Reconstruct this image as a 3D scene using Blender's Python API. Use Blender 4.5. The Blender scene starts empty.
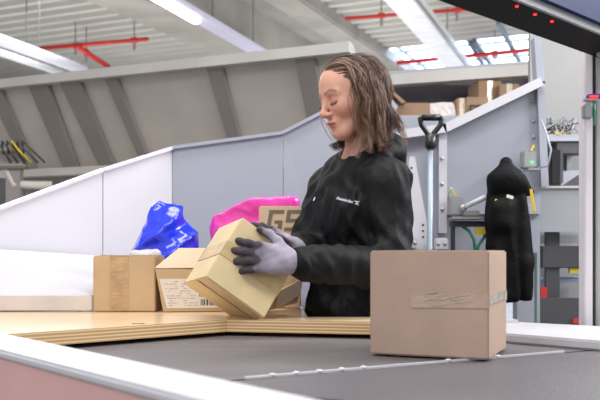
import bpy, bmesh, math, random
import numpy as np
from mathutils import Vector, Matrix
random.seed(7); rng = np.random.default_rng(7)
S = bpy.context.scene; C = S.collection
F_PX = 833.0; HZ = 250.0; CAM_Z = 1.15

def at(px, py, Y):                      # point of the place seen at a pixel, at distance Y
    return Vector(((px-300)/F_PX*Y, Y, CAM_Z-(py-HZ)/F_PX*Y))
def atz(px, py, z):                     # same, on the horizontal plane z
    Y = (CAM_Z-z)*F_PX/(py-HZ)
    return Vector(((px-300)/F_PX*Y, Y, z))

# ---------------------------------------------------------------- materials
def lin(c):
    return tuple(((v/255)/12.92 if v/255 <= .04045 else ((v/255+.055)/1.055)**2.4) for v in c)+(1,)
MATS = {}
def mat(name, col, rough=.6, metal=0, var=.08, scale=6, bump=0, bscale=60, spec=.5, emit=0, trans=0, stretch=None, coat=0, alpha=1):
    if name in MATS: return MATS[name]
    m = bpy.data.materials.new(name); m.use_nodes = True; MATS[name] = m
    nt = m.node_tree; N = nt.nodes; Lk = nt.links; b = N['Principled BSDF']
    c = lin(col)
    b.inputs['Roughness'].default_value = rough; b.inputs['Metallic'].default_value = metal
    b.inputs['Specular IOR Level'].default_value = spec
    b.inputs['Transmission Weight'].default_value = trans
    b.inputs['Coat Weight'].default_value = coat
    b.inputs['Alpha'].default_value = alpha
    tc = N.new('ShaderNodeTexCoord'); mp = N.new('ShaderNodeMapping'); Lk.new(tc.outputs['Object'], mp.inputs[0])
    if stretch: mp.inputs['Scale'].default_value = stretch
    nz = N.new('ShaderNodeTexNoise'); nz.inputs['Scale'].default_value = scale; nz.inputs['Detail'].default_value = 6
    Lk.new(mp.outputs[0], nz.inputs['Vector'])
    r = N.new('ShaderNodeValToRGB'); e = r.color_ramp.elements
    e[0].position = .3; e[1].position = .7
    e[0].color = tuple(max(0, v*(1-var*1.6)) for v in c[:3])+(1,); e[1].color = tuple(min(1, v*(1+var)) for v in c[:3])+(1,)
    Lk.new(nz.outputs['Fac'], r.inputs[0]); Lk.new(r.outputs[0], b.inputs['Base Color'])
    if bump:
        n2 = N.new('ShaderNodeTexNoise'); n2.inputs['Scale'].default_value = bscale; n2.inputs['Detail'].default_value = 4
        Lk.new(mp.outputs[0], n2.inputs['Vector'])
        bp = N.new('ShaderNodeBump'); bp.inputs['Strength'].default_value = bump; bp.inputs['Distance'].default_value = .01
        Lk.new(n2.outputs['Fac'], bp.inputs['Height']); Lk.new(bp.outputs[0], b.inputs['Normal'])
    if emit:
        b.inputs['Emission Color'].default_value = c; b.inputs['Emission Strength'].default_value = emit
    return m
def attr_mat(name, rough=.5, sss=0, bump=0, bscale=200, spec=.4):
    m = bpy.data.materials.new(name); m.use_nodes = True; MATS[name] = m
    nt = m.node_tree; b = nt.nodes['Principled BSDF']; a = nt.nodes.new('ShaderNodeVertexColor'); a.layer_name = 'Col'
    nz = nt.nodes.new('ShaderNodeTexNoise'); nz.inputs['Scale'].default_value = 60; nz.inputs['Detail'].default_value = 5
    tc = nt.nodes.new('ShaderNodeTexCoord'); nt.links.new(tc.outputs['Object'], nz.inputs['Vector'])
    mx = nt.nodes.new('ShaderNodeMix'); mx.data_type = 'RGBA'; mx.blend_type = 'SOFT_LIGHT'; mx.inputs[0].default_value = .25
    nt.links.new(a.outputs[0], mx.inputs[6]); nt.links.new(nz.outputs['Fac'], mx.inputs[7])
    nt.links.new(mx.outputs[2], b.inputs['Base Color']); b.inputs['Roughness'].default_value = rough
    b.inputs['Specular IOR Level'].default_value = spec
    if sss:
        b.inputs['Subsurface Weight'].default_value = sss; b.inputs['Subsurface Scale'].default_value = .006
        b.inputs['Subsurface Radius'].default_value = (1, .4, .2)
    if bump:
        n2 = nt.nodes.new('ShaderNodeTexNoise'); n2.inputs['Scale'].default_value = bscale
        nt.links.new(tc.outputs['Object'], n2.inputs['Vector'])
        bp = nt.nodes.new('ShaderNodeBump'); bp.inputs['Strength'].default_value = bump; bp.inputs['Distance'].default_value = .002
        nt.links.new(n2.outputs['Fac'], bp.inputs['Height']); nt.links.new(bp.outputs[0], b.inputs['Normal'])
    return m
WHITE = mat('white_sheet', (206, 204, 209), .35, var=.02, scale=2, spec=.5)
GREYW = mat('grey_and_shaded_sheet', (164, 167, 177), .35, var=.02, scale=2)  # light grey parts; also white chute panels with shade put into the colour
HOUS = mat('taupe_sheet', (198, 189, 180), .55, var=.06, scale=3)
RIB = mat('dark_taupe_rib', (140, 133, 127), .55, var=.06, scale=4)
RIM = mat('pale_rim', (190, 186, 180), .45, var=.05, scale=4)
CONC = mat('concrete', (160, 156, 149), .85, var=.13, scale=1.6, bump=.3, bscale=20)
CONCD = mat('concrete_slab', (146, 143, 137), .9, var=.13, scale=1.2, bump=.3, bscale=14)
DECK = mat('roof_deck', (198, 196, 190), .5, var=.04, scale=1)
FLOOR = mat('floor_concrete', (150, 147, 143), .6, var=.1, scale=2)
DWALL = mat('hall_wall', (150, 148, 146), .8, var=.08, scale=1)
CARD = mat('cardboard', (198, 169, 132), .8, var=.05, scale=12, bump=.08, bscale=300)
CARD4 = mat('cardboard_shaded', (150, 122, 98), .85, var=.05, scale=10)  # shadow inside the rack is put into this carton colour
CARD2 = mat('cardboard_dull', (184, 158, 140), .85, var=.05, scale=10, bump=.08, bscale=250)
CARD3 = mat('cardboard_yellow', (220, 198, 152), .5, var=.06, scale=12, bump=.06, bscale=200)
CARDP = mat('cardboard_pale', (212, 186, 156), .75, var=.04, scale=10)
TAPE = mat('clear_tape', (190, 155, 110), .18, var=.12, scale=30, bump=.5, bscale=60, coat=.6)
TAPEW = mat('shiny_tape', (205, 188, 168), .15, var=.15, scale=60, bump=.6, bscale=90, coat=.6)
PAPER = mat('label_paper', (226, 218, 206), .6, var=.02)
INK = mat('ink', (48, 44, 42), .6, var=.02)
INKG = mat('grey_ink', (120, 108, 96), .7, var=.05)
BLACKP = mat('black_plastic', (22, 22, 24), .35, var=.05)
BLACKM = mat('black_metal', (9, 9, 11), .65, var=.05, spec=.2)
DBLUE = mat('dark_blue_metal', (30, 46, 92), .6, var=.06, spec=.2)
STEEL = mat('steel', (170, 172, 176), .35, metal=.7, var=.05, scale=10)
GALV = mat('galvanised', (150, 152, 156), .4, metal=.5, var=.08, scale=20)
RED = mat('red_pipe_paint', (205, 48, 38), .4, var=.06)
DARK = mat('dark_interior', (62, 60, 66), .8, var=.06)
DGREY = mat('dark_grey_plastic', (74, 74, 78), .5, var=.05)
MGREY = mat('mid_grey_box', (150, 152, 154), .45, var=.04)
YEL = mat('yellow_plastic', (226, 196, 40), .4, var=.03)
GREEN = mat('green_cable', (50, 150, 120), .4, var=.03)
FROST = mat('grey_polycarbonate', (158, 160, 164), .2, var=.05, scale=3)
LEDR = mat('red_led', (255, 30, 20), .3, emit=4)
LEDG = mat('green_led', (60, 255, 90), .3, emit=2)
TUBE = mat('lamp_tube', (250, 248, 255), .3, emit=5)
LAMPB = mat('lamp_body', (205, 202, 222), .3, var=.02)
TRUNK = mat('pale_trunking', (232, 232, 236), .3, var=.15, scale=3, stretch=(1, 8, 1))
BLUEBAG = mat('blue_film', (22, 52, 228), .18, var=.12, scale=14, bump=.5, bscale=22, coat=.5)
PINK = mat('pink_film', (242, 70, 178), .22, var=.1, scale=10, bump=.4, bscale=26, coat=.4)
POLYW = mat('white_film', (214, 206, 204), .25, var=.08, scale=24, bump=.7, bscale=40)
FABK = mat('black_fabric', (13, 13, 16), .62, var=.15, scale=30, bump=.2, bscale=220, spec=.28)
JACK = mat('black_jacket', (7, 7, 9), .7, var=.2, scale=30, bump=.3, bscale=60, spec=.2)
TROU = mat('dark_trousers', (34, 36, 44), .85, var=.2, scale=30, bump=.3, bscale=120)
SHOE = mat('shoe', (30, 30, 32), .6, var=.1)
RAILP = mat('pink_red_face', (222, 176, 172), .5, var=.05, scale=4)
PRINT = mat('white_print', (225, 228, 232), .6, var=.01)

def belt_mat():
    m = mat('belt_rubber', (104, 99, 100), .5, var=.1, scale=3, bump=.25, bscale=160, stretch=(1, 6, 1))
    return m
BELT = belt_mat()
def ply_mats():
    m = mat('birch_veneer', (232, 202, 162), .28, var=.09, scale=4, stretch=(1.2, 9, 1), coat=.25)
    e = bpy.data.materials.new('plywood_edge'); e.use_nodes = True; nt = e.node_tree; b = nt.nodes['Principled BSDF']
    tc = nt.nodes.new('ShaderNodeTexCoord'); sp = nt.nodes.new('ShaderNodeSeparateXYZ'); nt.links.new(tc.outputs['Object'], sp.inputs[0])
    mu = nt.nodes.new('ShaderNodeMath'); mu.operation = 'MULTIPLY'; mu.inputs[1].default_value = 2*math.pi/.0075; nt.links.new(sp.outputs[2], mu.inputs[0])
    sn = nt.nodes.new('ShaderNodeMath'); sn.operation = 'SINE'; nt.links.new(mu.outputs[0], sn.inputs[0])
    r = nt.nodes.new('ShaderNodeValToRGB'); r.color_ramp.elements[0].position = .2; r.color_ramp.elements[1].position = .6
    r.color_ramp.elements[0].color = lin((196, 156, 106)); r.color_ramp.elements[1].color = lin((238, 212, 170))
    nt.links.new(sn.outputs[0], r.inputs[0]); nt.links.new(r.outputs[0], b.inputs['Base Color']); b.inputs['Roughness'].default_value = .5
    MATS['ply'] = e
    return m, e
PLY, PLYE = ply_mats()

# ---------------------------------------------------------------- object helpers
def link(name, me, m, parent=None, smooth=False):
    o = bpy.data.objects.new(name, me); C.objects.link(o)
    if m is not None and not me.materials: me.materials.append(m)
    if parent is not None: o.parent = parent
    if smooth:
        for p in me.polygons: p.use_smooth = True
    return o
def tag(o, label, cat, group=None):
    o['label'] = label; o['category'] = cat
    if group: o['group'] = group
    return o
def thing(name, label, cat, loc=(0, 0, 0), group=None):
    o = bpy.data.objects.new(name, None); C.objects.link(o); o.location = loc; o.empty_display_size = .05
    return tag(o, label, cat, group)
def struct(o): o['kind'] = 'structure'; return o
class MB:
    def __init__(s): s.bm = bmesh.new()
    def box(s, c, d, rot=None, bev=0):
        """box centred c, dims d, rot a 3x3 matrix"""
        b2 = bmesh.new(); bmesh.ops.create_cube(b2, size=1)
        bmesh.ops.scale(b2, vec=d, verts=b2.verts)
        if bev: bmesh.ops.bevel(b2, geom=b2.edges[:], offset=bev, segments=2, affect='EDGES')
        M = Matrix.Translation(c) @ (rot.to_4x4() if rot is not None else Matrix())
        bmesh.ops.transform(b2, matrix=M, verts=b2.verts); s._add(b2); return s
    def bb(s, a, b, bev=0):
        a = Vector(a); b = Vector(b); return s.box((a+b)/2, [abs(v) for v in (b-a)], bev=bev)
    def beam(s, a, b, w, h, bev=0, up=(0, 0, 1)):
        a = Vector(a); b = Vector(b); z = (b-a).normalized(); x = Vector(up).cross(z).normalized(); y = z.cross(x)
        R = Matrix((x, y, z)).transposed(); return s.box((a+b)/2, (w, h, (b-a).length), R, bev)
    def tube(s, pts, r, n=10):
        pts = [Vector(p) for p in pts]; rs = r if isinstance(r, (list, tuple)) else [r]*len(pts)
        b2 = bmesh.new(); rings = []; prev = None
        for i, p in enumerate(pts):
            t = (pts[min(i+1, len(pts)-1)]-pts[max(i-1, 0)]).normalized()
            u = prev if prev is not None else (Vector((0, 0, 1)) if abs(t.z) < .9 else Vector((1, 0, 0)))
            x = (u-t*u.dot(t)).normalized(); prev = x; y = t.cross(x)
            rings.append([b2.verts.new(p+(x*math.cos(a)+y*math.sin(a))*rs[i]) for a in [2*math.pi*k/n for k in range(n)]])
        for a, b in zip(rings, rings[1:]):
            for k in range(n): b2.faces.new((a[k], a[(k+1) % n], b[(k+1) % n], b[k]))
        b2.faces.new(rings[0][::-1]); b2.faces.new(rings[-1]); s._add(b2); return s
    def prism(s, pts, ext):
        """closed polygon of 3d points extruded by vector ext"""
        b2 = bmesh.new(); a = [b2.verts.new(Vector(p)) for p in pts]; b = [b2.verts.new(Vector(p)+Vector(ext)) for p in pts]
        b2.faces.new(a[::-1]); b2.faces.new(b); n = len(a)
        for i in range(n): b2.faces.new((a[i], a[(i+1) % n], b[(i+1) % n], b[i]))
        bmesh.ops.recalc_face_normals(b2, faces=b2.faces); s._add(b2); return s
    def ball(s, c, r, sc=(1, 1, 1)):
        b2 = bmesh.new(); bmesh.ops.create_uvsphere(b2, u_segments=16, v_segments=10, radius=r)
        bmesh.ops.scale(b2, vec=sc, verts=b2.verts); bmesh.ops.translate(b2, vec=c, verts=b2.verts); s._add(b2); return s
    def _add(s, b2):
        me = bpy.data.meshes.new('t'); b2.to_mesh(me); b2.free(); s.bm.from_mesh(me); bpy.data.meshes.remove(me)
    def out(s, name, m, parent=None, smooth=False, M=None, bev=0):
        bmesh.ops.recalc_face_normals(s.bm, faces=s.bm.faces)
        if bev: bmesh.ops.bevel(s.bm, geom=[e for e in s.bm.edges if e.calc_face_angle(0) > .5], offset=bev, segments=2, affect='EDGES', clamp_overlap=True)
        if M is not None: bmesh.ops.transform(s.bm, matrix=M, verts=s.bm.verts)
        if parent is not None and isinstance(parent, bpy.types.Object):
            off = Vector((0, 0, 0)); q = parent
            while q is not None: off += q.location; q = q.parent
            bmesh.ops.translate(s.bm, vec=-off, verts=s.bm.verts)
        me = bpy.data.meshes.new(name); s.bm.to_mesh(me); s.bm.free()
        return link(name, me, m, parent, smooth)
def base_origin(o):
    """put a mesh thing's origin at the centre of its base"""
    vs = [v.co for v in o.data.vertices]
    c = Vector(((min(v.x for v in vs)+max(v.x for v in vs))/2, (min(v.y for v in vs)+max(v.y for v in vs))/2, min(v.z for v in vs)))
    o.data.transform(Matrix.Translation(-c)); o.location = c; return o

# ---------------------------------------------------------------- distance-field modelling
def vlen(a): return np.sqrt((a*a).sum(-1))
def ell(P, c, r, R=None):
    q = P-np.array(c, dtype=np.float32)
    if R is not None: q = q@np.array(R, dtype=np.float32)      # columns of R = axes
    r = np.array(r, dtype=np.float32); k0 = vlen(q/r); k1 = vlen(q/(r*r)); return k0*(k0-1)/np.maximum(k1, 1e-6)
def cone(P, a, b, ra, rb):
    a = np.array(a, dtype=np.float32); b = np.array(b, dtype=np.float32); ba = b-a; pa = P-a
    t = np.clip((pa@ba)/max(1e-9, float(ba@ba)), 0, 1); return vlen(pa-t[..., None]*ba)-(ra+(rb-ra)*t)
def sbox(P, c, h, R=None, rad=.005):
    q = P-np.array(c, dtype=np.float32)
    if R is not None: q = q@np.array(R, dtype=np.float32)
    q = np.abs(q)-(np.array(h, dtype=np.float32)-rad)
    return vlen(np.maximum(q, 0))+np.minimum(q.max(-1), 0)-rad
def su(a, b, k=.02):
    h = np.clip(.5+.5*(b-a)/k, 0, 1); return b+(a-b)*h-k*h*(1-h)
def ss(a, b, k=.01):   # a minus b
    return -su(-a, b, k)
def surface_nets(fn, lo, hi, h):
    lo = np.array(lo, dtype=np.float32); hi = np.array(hi, dtype=np.float32); n = np.ceil((hi-lo)/h).astype(int)+1
    ax = [lo[i]+h*np.arange(n[i], dtype=np.float32) for i in range(3)]
    V = np.empty(tuple(n), dtype=np.float32)
    ch = max(1, int(400000/(n[1]*n[2])))
    for i in range(0, n[0], ch):
        G = np.stack(np.meshgrid(ax[0][i:i+ch], ax[1], ax[2], indexing='ij'), -1); V[i:i+ch] = fn(G)
    s = V < 0
    c8 = [s[a:n[0]-1+a, b:n[1]-1+b, c:n[2]-1+c] for a in (0, 1) for b in (0, 1) for c in (0, 1)]
    anyv = np.logical_or.reduce(c8) & ~np.logical_and.reduce(c8)
    idx = -np.ones(anyv.shape, dtype=int); cells = np.argwhere(anyv); idx[anyv] = np.arange(len(cells))
    acc = np.zeros((len(cells), 3)); cnt = np.zeros(len(cells)); ci, cj, ck = cells.T
    for a in (0, 1):
        for b in (0, 1):
            for d in range(3):
                o = [0, 0, 0]; oth = [x for x in range(3) if x != d]; o[oth[0]] = a; o[oth[1]] = b
                p = [0, 0, 0]; p[:] = o; p[d] = 1
                v0 = V[ci+o[0], cj+o[1], ck+o[2]]; v1 = V[ci+p[0], cj+p[1], ck+p[2]]
                m = (v0 < 0) != (v1 < 0); t = np.where(m, v0/np.where(m, v0-v1, 1), 0)
                pos = np.array(o, float)[None].repeat(len(cells), 0); pos[:, d] = t
                acc[m] += pos[m]; cnt[m] += 1
    verts = lo+(cells+acc/np.maximum(cnt, 1)[:, None])*h
    faces = []
    for d in range(3):
        oth = [x for x in range(3) if x != d]
        A = [slice(1, n[i]-1) for i in range(3)]; A[d] = slice(0, n[d]-1); B = list(A); B[d] = slice(1, n[d])
        sa = s[tuple(A)]; sb = s[tuple(B)]; E = np.argwhere(sa != sb)
        if not len(E): continue
        fl = sa[tuple(E.T)]
        base = E.copy(); 
        for q in oth: base[:, q] += 1
        def cell(u, v):
            c = base.copy(); c[:, oth[0]] -= u; c[:, oth[1]] -= v; return idx[tuple(c.T)]
        Q = np.stack([cell(1, 1), cell(0, 1), cell(0, 0), cell(1, 0)], 1)
        if d == 1: fl = ~fl
        Q[~fl] = Q[~fl][:, ::-1]; Q = Q[(Q >= 0).all(1)]; faces.append(Q)
    faces = np.concatenate(faces) if faces else np.zeros((0, 4), int)
    return verts, faces
def sdf_obj(name, fn, lo, hi, h, m, parent=None, M=None, colfn=None, smooth_it=1):
    v, f = surface_nets(fn, lo, hi, h); lv = v.copy()
    if M is not None:
        Mn = np.array(M); v = v@Mn[:3, :3].T+Mn[:3, 3]
    off = Vector((0, 0, 0)); q = parent
    while q is not None: off += q.location; q = q.parent
    v = v-np.array(off)
    me = bpy.data.meshes.new(name); me.from_pydata(v.tolist(), [], f.tolist()); me.update()
    if smooth_it:
        bm = bmesh.new(); bm.from_mesh(me)
        for _ in range(smooth_it): bmesh.ops.smooth_vert(bm, verts=bm.verts, factor=.4, use_axis_x=True, use_axis_y=True, use_axis_z=True)
        bm.to_mesh(me); bm.free()
    if colfn is not None:
        col = colfn(lv); ca = me.color_attributes.new('Col', 'FLOAT_COLOR', 'POINT')
        ca.data.foreach_set('color', np.concatenate([col, np.ones((len(col), 1))], 1).astype(np.float32).ravel())
    return link(name, me, m, parent, True)
def vnoise(P, f, seed=0):
    r = np.random.default_rng(seed); out = 0
    for _ in range(5):
        k = r.normal(size=3)*f; k2 = r.normal(size=3)*f*.6; ph = r.uniform(0, 6.28)
        out = out+np.sin(P@k.astype(np.float32)+ph+1.3*np.sin(P@k2.astype(np.float32)+ph*2))
    return out/5

# ---------------------------------------------------------------- building shell
D = Vector((.444, 1, 0)).normalized(); E = Vector((1, -.444, 0)).normalized(); RG = Matrix((E, D, Vector((0, 0, 1)))).transposed()
def along(p, t, q=0, dz=0): return Vector(p)+D*t+E*q+Vector((0, 0, dz))
struct(MB().bb((-14, -5, -.1), (16, 30, 0)).out('floor', FLOOR))
struct(MB().box((5, 24, 3), (44, .3, 6), RG).out('wall_back', DWALL))
struct(MB().box(Vector((-12, 12, 3)), (.3, 34, 6), RG).out('wall_left', DWALL))
# corrugated roof deck, ridges running along E, with an opening for the skylight
ZC = 5.0
def deck(x0, x1, y0, y1, name):
    """x along E, y along D in the building grid"""
    b2 = MB(); pitch = .34; bm = b2.bm
    prof = [(0, 0), (.10, 0), (.13, .15), (.31, .15), (.34, 0)]
    y = y0; pts = []
    while y < y1:
        for q, z in prof[:-1]: pts.append((y+q, ZC+z))
        y += pitch
    pts.append((y, ZC))
    a = [bm.verts.new(E*x0+D*p+Vector((0, 0, z))) for p, z in pts]; b = [bm.verts.new(E*x1+D*p+Vector((0, 0, z))) for p, z in pts]
    for i in range(len(pts)-1): bm.faces.new((a[i], a[i+1], b[i+1], b[i]))
    ft = [bm.verts.new(v.co+Vector((0, 0, .16))) for v in (a[0], a[-1], b[-1], b[0])]
    bm.faces.new(ft)
    return struct(b2.out(name, DECK))
# skylight outline in the grid from its seen corners
def grid(p): return Vector(p).dot(E), Vector(p).dot(D)
sk = [grid(atz(395, 46, ZC)), grid(atz(540, 34, ZC))]
SY0 = (sk[0][1]+sk[1][1])/2; SX0 = grid(atz(376, 42, ZC))[0]-1.4; SX1 = SX0+7
deck(-16, 12, 2, SY0, 'ceiling_deck_near'); bpy.data.objects['ceiling_deck_near'].name = 'ceiling'
deck(-16, SX0, SY0, 24, 'ceiling')
struct(MB().box(E*(SX1+3)+D*((SY0+24)/2)+Vector((0, 0, ZC+.1)), (6, 24-SY0, .1), RG).out('ceiling', DECK))
# skylight: bars and pale glazing
w = thing('window_1', 'x', 'x'); del w['label'], w['category']; struct(w)
SKY = mat('skylight_glazing', (205, 222, 250), .3, var=.05, scale=1, emit=4)
MB().box(E*((SX0+SX1)/2)+D*((SY0+24)/2)+Vector((0, 0, ZC+.3)), (SX1-SX0, 24-SY0, .03), RG).out('glazing', SKY, w)
b = MB()
for k in range(6): b.box(E*(SX0+k*(SX1-SX0)/5)+D*((SY0+24)/2)+Vector((0, 0, ZC+.2)), (.04, 24-SY0, .06), RG)
for k in range(6): b.box(E*((SX0+SX1)/2)+D*(SY0+k*1.3)+Vector((0, 0, ZC+.22)), (SX1-SX0, .04, .05), RG)
b.out('window_frame', mat('frame_bluegrey', (120, 135, 150), .5), w)
# concrete beams and slab along D
def beam_between(pxa, pxb, zb, zt, name, m):
    a = atz(pxa, 0, zb); c = atz(pxb, 0, zb); t0, t1 = -6, 9
    w_ = abs((c-a).dot(E)); mid = a+E*(w_/2)
    return struct(MB().box(mid+D*((t0+t1)/2)+Vector((0, 0, (zt-zb)/2)), (w_, t1-t0, zt-zb), RG, .03).out(name, m))
beam_between(83, 148, 4.2, 5.0, 'trim_1', CONC)
beam_between(262, 300, 4.8, 5.05, 'trim_2', CONC)
a = atz(112, 0, 4.84); c = atz(266, 0, 4.84)
struct(MB().box((a+c)/2+D*1.5+Vector((0, 0, .10)), ((c-a).dot(E), 15, .2), RG).out('trim_3', CONCD))
# ridge between decks (purlins seen at the lower end of each deck)
for i, (px, py) in enumerate(((60, 18), (420, 30))):
    pass

# lamps, trunking, pipes under the roof
def strip_lamp(px, py0, px1, py1, z, label, full=False):
    a_ = atz(px, py0, z); b_ = atz(px1, py1, z); mid = (a_+b_)/2
    t = thing('strip_lamp', label, 'ceiling lamp', (mid.x, mid.y, z))
    MB().beam(a_-D*.0, b_, .24, .07, .01).out('lamp_body', LAMPB, t)
    q = (b_-a_)
    MB().beam(a_+Vector((-.05, 0, -.05)), a_+q*(1 if full else .40)+Vector((-.05, 0, -.05)), .10, .04, .01).out('lamp_tube', TUBE, t)
    for s_ in (.1, .5, .9):
        p = a_+q*s_; MB().tube([p+Vector((0, 0, .03)), (p.x, p.y, ZC+.1)], .006, 6).out('hanger', DGREY, t)
    return t
p0 = atz(150, -20, 4.1)
strip_lamp(146, -14, 262, 54, 4.1, 'long white strip lamp running beside the concrete beam above the taupe hopper')
t = thing('cable_trunking', 'wide pale trunking hanging in front of the skylight', 'trunking', atz(425, 30, 4.3))
a_ = atz(398, -8, 4.3); b_ = atz(462, 70, 4.3)
MB().beam(a_, b_, .42, .12, .02).out('trunk', TRUNK, t)
MB().beam(a_+Vector((.2, 0, -.07)), b_+Vector((.2, 0, -.07)), .03, .05).out('lip', GALV, t)
for s_ in (.2, .7):
    p = a_+(b_-a_)*s_; MB().tube([p, (p.x, p.y, ZC+.1)], .008, 6).out('hanger', DGREY, t)
for (x0, y0, x1, y1, r_, lab) in ((-14, 35, 84, 70, .060, 'upper of the two white round ducts at the far left under the roof'),
                                 (-14, 48, 62, 73, .040, 'lower, thinner white round duct at the far left')):
    z = 3.3; A_ = atz(x0, y0, z); B_ = atz(x1, y1, z)
    t = thing('round_duct', lab, 'duct', (A_+B_)/2, 'white ducts under the roof')
    MB().tube([A_, B_], r_, 20).out('duct', mat('duct_white', (180, 180, 188), .35, var=.03), t, True)
    p = A_+(B_-A_)*.5; MB().tube([p, (p.x, p.y, ZC+.1)], .006, 6).out('hanger', DGREY, t)
def pipe(pts, r_, label, z, drops=()):
    P = [atz(x, y, z) for x, y in pts]; t = thing('sprinkler_pipe', label, 'pipe', P[0], 'red sprinkler pipes')
    MB().tube(P, r_, 10).out('pipe', RED, t, True)
    for s_ in drops:
        p = P[0]+(P[-1]-P[0])*s_
        MB().tube([p, p-Vector((0, 0, .16))], .02, 8).out('sprinkler_head', GALV, t)
        MB().tube([p, (p.x, p.y, ZC+.1)], .008, 6).out('hanger', DGREY, t)
        MB().tube([p-(P[-1]-P[0]).normalized()*.05, p+(P[-1]-P[0]).normalized()*.05], r_+.015, 10).out('coupling', RED, t)
    return t
pipe([(38, 48.5), (148, 39)], .035, 'red sprinkler pipe crossing the roof deck at upper left', 4.6, (.35, .88))
pipe([(76, 46), (108, 66)], .045, 'short red pipe branching off below the upper left sprinkler pipe', 4.55, (.3,))
pipe([(345, 18.5), (470, 9)], .028, 'red sprinkler pipe across the deck above the skylight', 4.6, (.3, .9))
pipe([(397, 63), (540, 49)], .04, 'red sprinkler pipe crossing in front of the skylight', 4.6, (.35, .7))
# thin grey braces near skylight
for i, (x0, y0, x1, y1) in enumerate(((498, 22, 520, 62), (470, 42, 484, 66), (474, 40, 492, 66))):
    A_ = atz(x0, y0, 4.7); B_ = atz(x1, y1, 4.7)
    tag(base_origin(MB().beam(A_, B_, .07, .07).out('conduit', mat('brace_grey', (110, 122, 135), .5))),
        ['grey conduit crossing the right part of the skylight', 'left one of the close pair of conduits under the skylight middle',
         'right one of the close pair of conduits under the skylight middle'][i], 'conduit', 'conduits under the skylight')

# ---------------------------------------------------------------- taupe hopper (upper left)
def rimpt(px):   # on the line through (-1.15,5) along E, z of the rim
    k = (px-300)/F_PX; Y = (5-.444*1.15)/(1+.444*k); return Vector((k*Y, Y, 2.225))
hop = thing('parcel_hopper', 'large taupe sheet metal hopper with slanted dark ribs and pale rim', 'hopper', (-1.2, 5.5, 0))
L0 = rimpt(-40); R0 = rimpt(352)
dn = D*.40+Vector((0, 0, -.55))
MB().prism([L0, R0, R0+dn, L0+dn], D*.03).out('panel', HOUS, hop)
# rim: slightly arched toward the right end
rp = []
for i in range(13):
    s_ = i/12; p = L0.lerp(R0, s_); rp.append(p+Vector((0, 0, -.02)))
bmr = MB()
for p, q in zip(rp, rp[1:]): bmr.beam(p-D*.02, q+(q-p)*.01-D*.02, .07, .055)
bmr.out('rim', RIM, hop)
for (tx, bx, wd) in [(i_, j_, k_*.76) for i_, j_, k_ in ((-8, 36, .07), (36, 76, .10), (67, 112, .10), (108, 151, .055), (212, 244, .065), (303, 325, .075))]:
    a_ = rimpt(tx+3); k = (bx-300)/F_PX
    # bottom point on the hopper's lower line seen at column bx
    A2 = L0+dn; dr = (R0-L0); s_ = (k*A2.y-A2.x)/(dr.x-k*dr.y); b_ = A2+dr*s_
    MB().prism([a_-E*wd, a_+E*wd, b_+E*wd*.75, b_-E*wd*.75], -D*.045).out('rib', RIB, hop)
MB().beam(L0+dn-D*.02, R0+dn-D*.02, .10, .05).out('lower_flange', HOUS, hop)
MB().prism([L0+dn+Vector((0, 0, -.02)), R0+dn+Vector((0, 0, -.02)), R0+dn+D*.5+Vector((0, 0, -.5)), L0+dn+D*.5+Vector((0, 0, -.5))], D*.03).out('lower_panel', RIB, hop)
for s_ in (.05, .5, .95):
    p = L0.lerp(R0, s_)+dn+D*.15; MB().bb((p.x-.05, p.y-.05, 0), (p.x+.05, p.y+.05, p.z)).out('leg', RIB, hop)
# the small valve block with hoses at its left lower corner
vb = at(14, 160, 4.7)
t = thing('valve_block', 'small pneumatic valve block with dark hoses at the hopper\'s left foot', 'valve', vb)
MB().box(vb, (.16, .10, .10), bev=.01).out('block', RIB, t)
for k in range(6):
    x = -.07+.028*k; q = vb+Vector((x, -.05, .03))
    MB().tube([q, q+Vector((.02, -.08, .06)), q+Vector((.05, -.06, .01+.01*(k % 3))), q+Vector((.07+.01*k, .0, -.05))], .006, 6).out('hose', YEL if k == 3 else DGREY, t, True)
MB().tube([vb+Vector((-.05, 0, -.04)), vb+Vector((.0, .0, -.14)), vb+Vector((.2, .05, -.14))], .025, 10).out('cylinder', HOUS, t, True)
MB().bb(vb+Vector((-.04, -.02, -.04)), (vb.x+.04, vb.y+.04, 0)).out('stand', RIB, t)

# ---------------------------------------------------------------- white chute behind the worker
ch = thing('parcel_chute', 'white sheet metal parcel chute with tall side panels behind the worker', 'chute', (-.4, 2.9, 0))
TH = Vector((.0, .02, 0))
def vpanel(tops, Ys, zb, m, name, parent, th=.02, inset=0):
    """vertical panel whose top edge is seen through pixels tops at distances Ys, going down to zb"""
    T = [at(x, y, Y) for (x, y), Y in zip(tops, Ys)]; B = [Vector((p.x, p.y, zb)) for p in T]
    return MB().prism(T+B[::-1], (0, th, 0)).out(name, m, parent)
vpanel([(-30, 219), (102.3, 170)], [2.52, 2.9], .80, WHITE, 'side_panel', ch)
vpanel([(103.2, 170), (172, 148)], [2.904, 3.1], .80, WHITE, 'side_panel', ch)
vpanel([(172.5, 148), (283, 133)], [3.1, 3.02], .80, GREYW, 'back_panel', ch)  # both back panels: white sheet, greyed to carry their shade
vpanel([(283.5, 133), (322, 113), (352, 90), (398, 137)], [3.02, 3.0, 2.99, 2.97], .80, GREYW, 'back_panel', ch)
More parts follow.
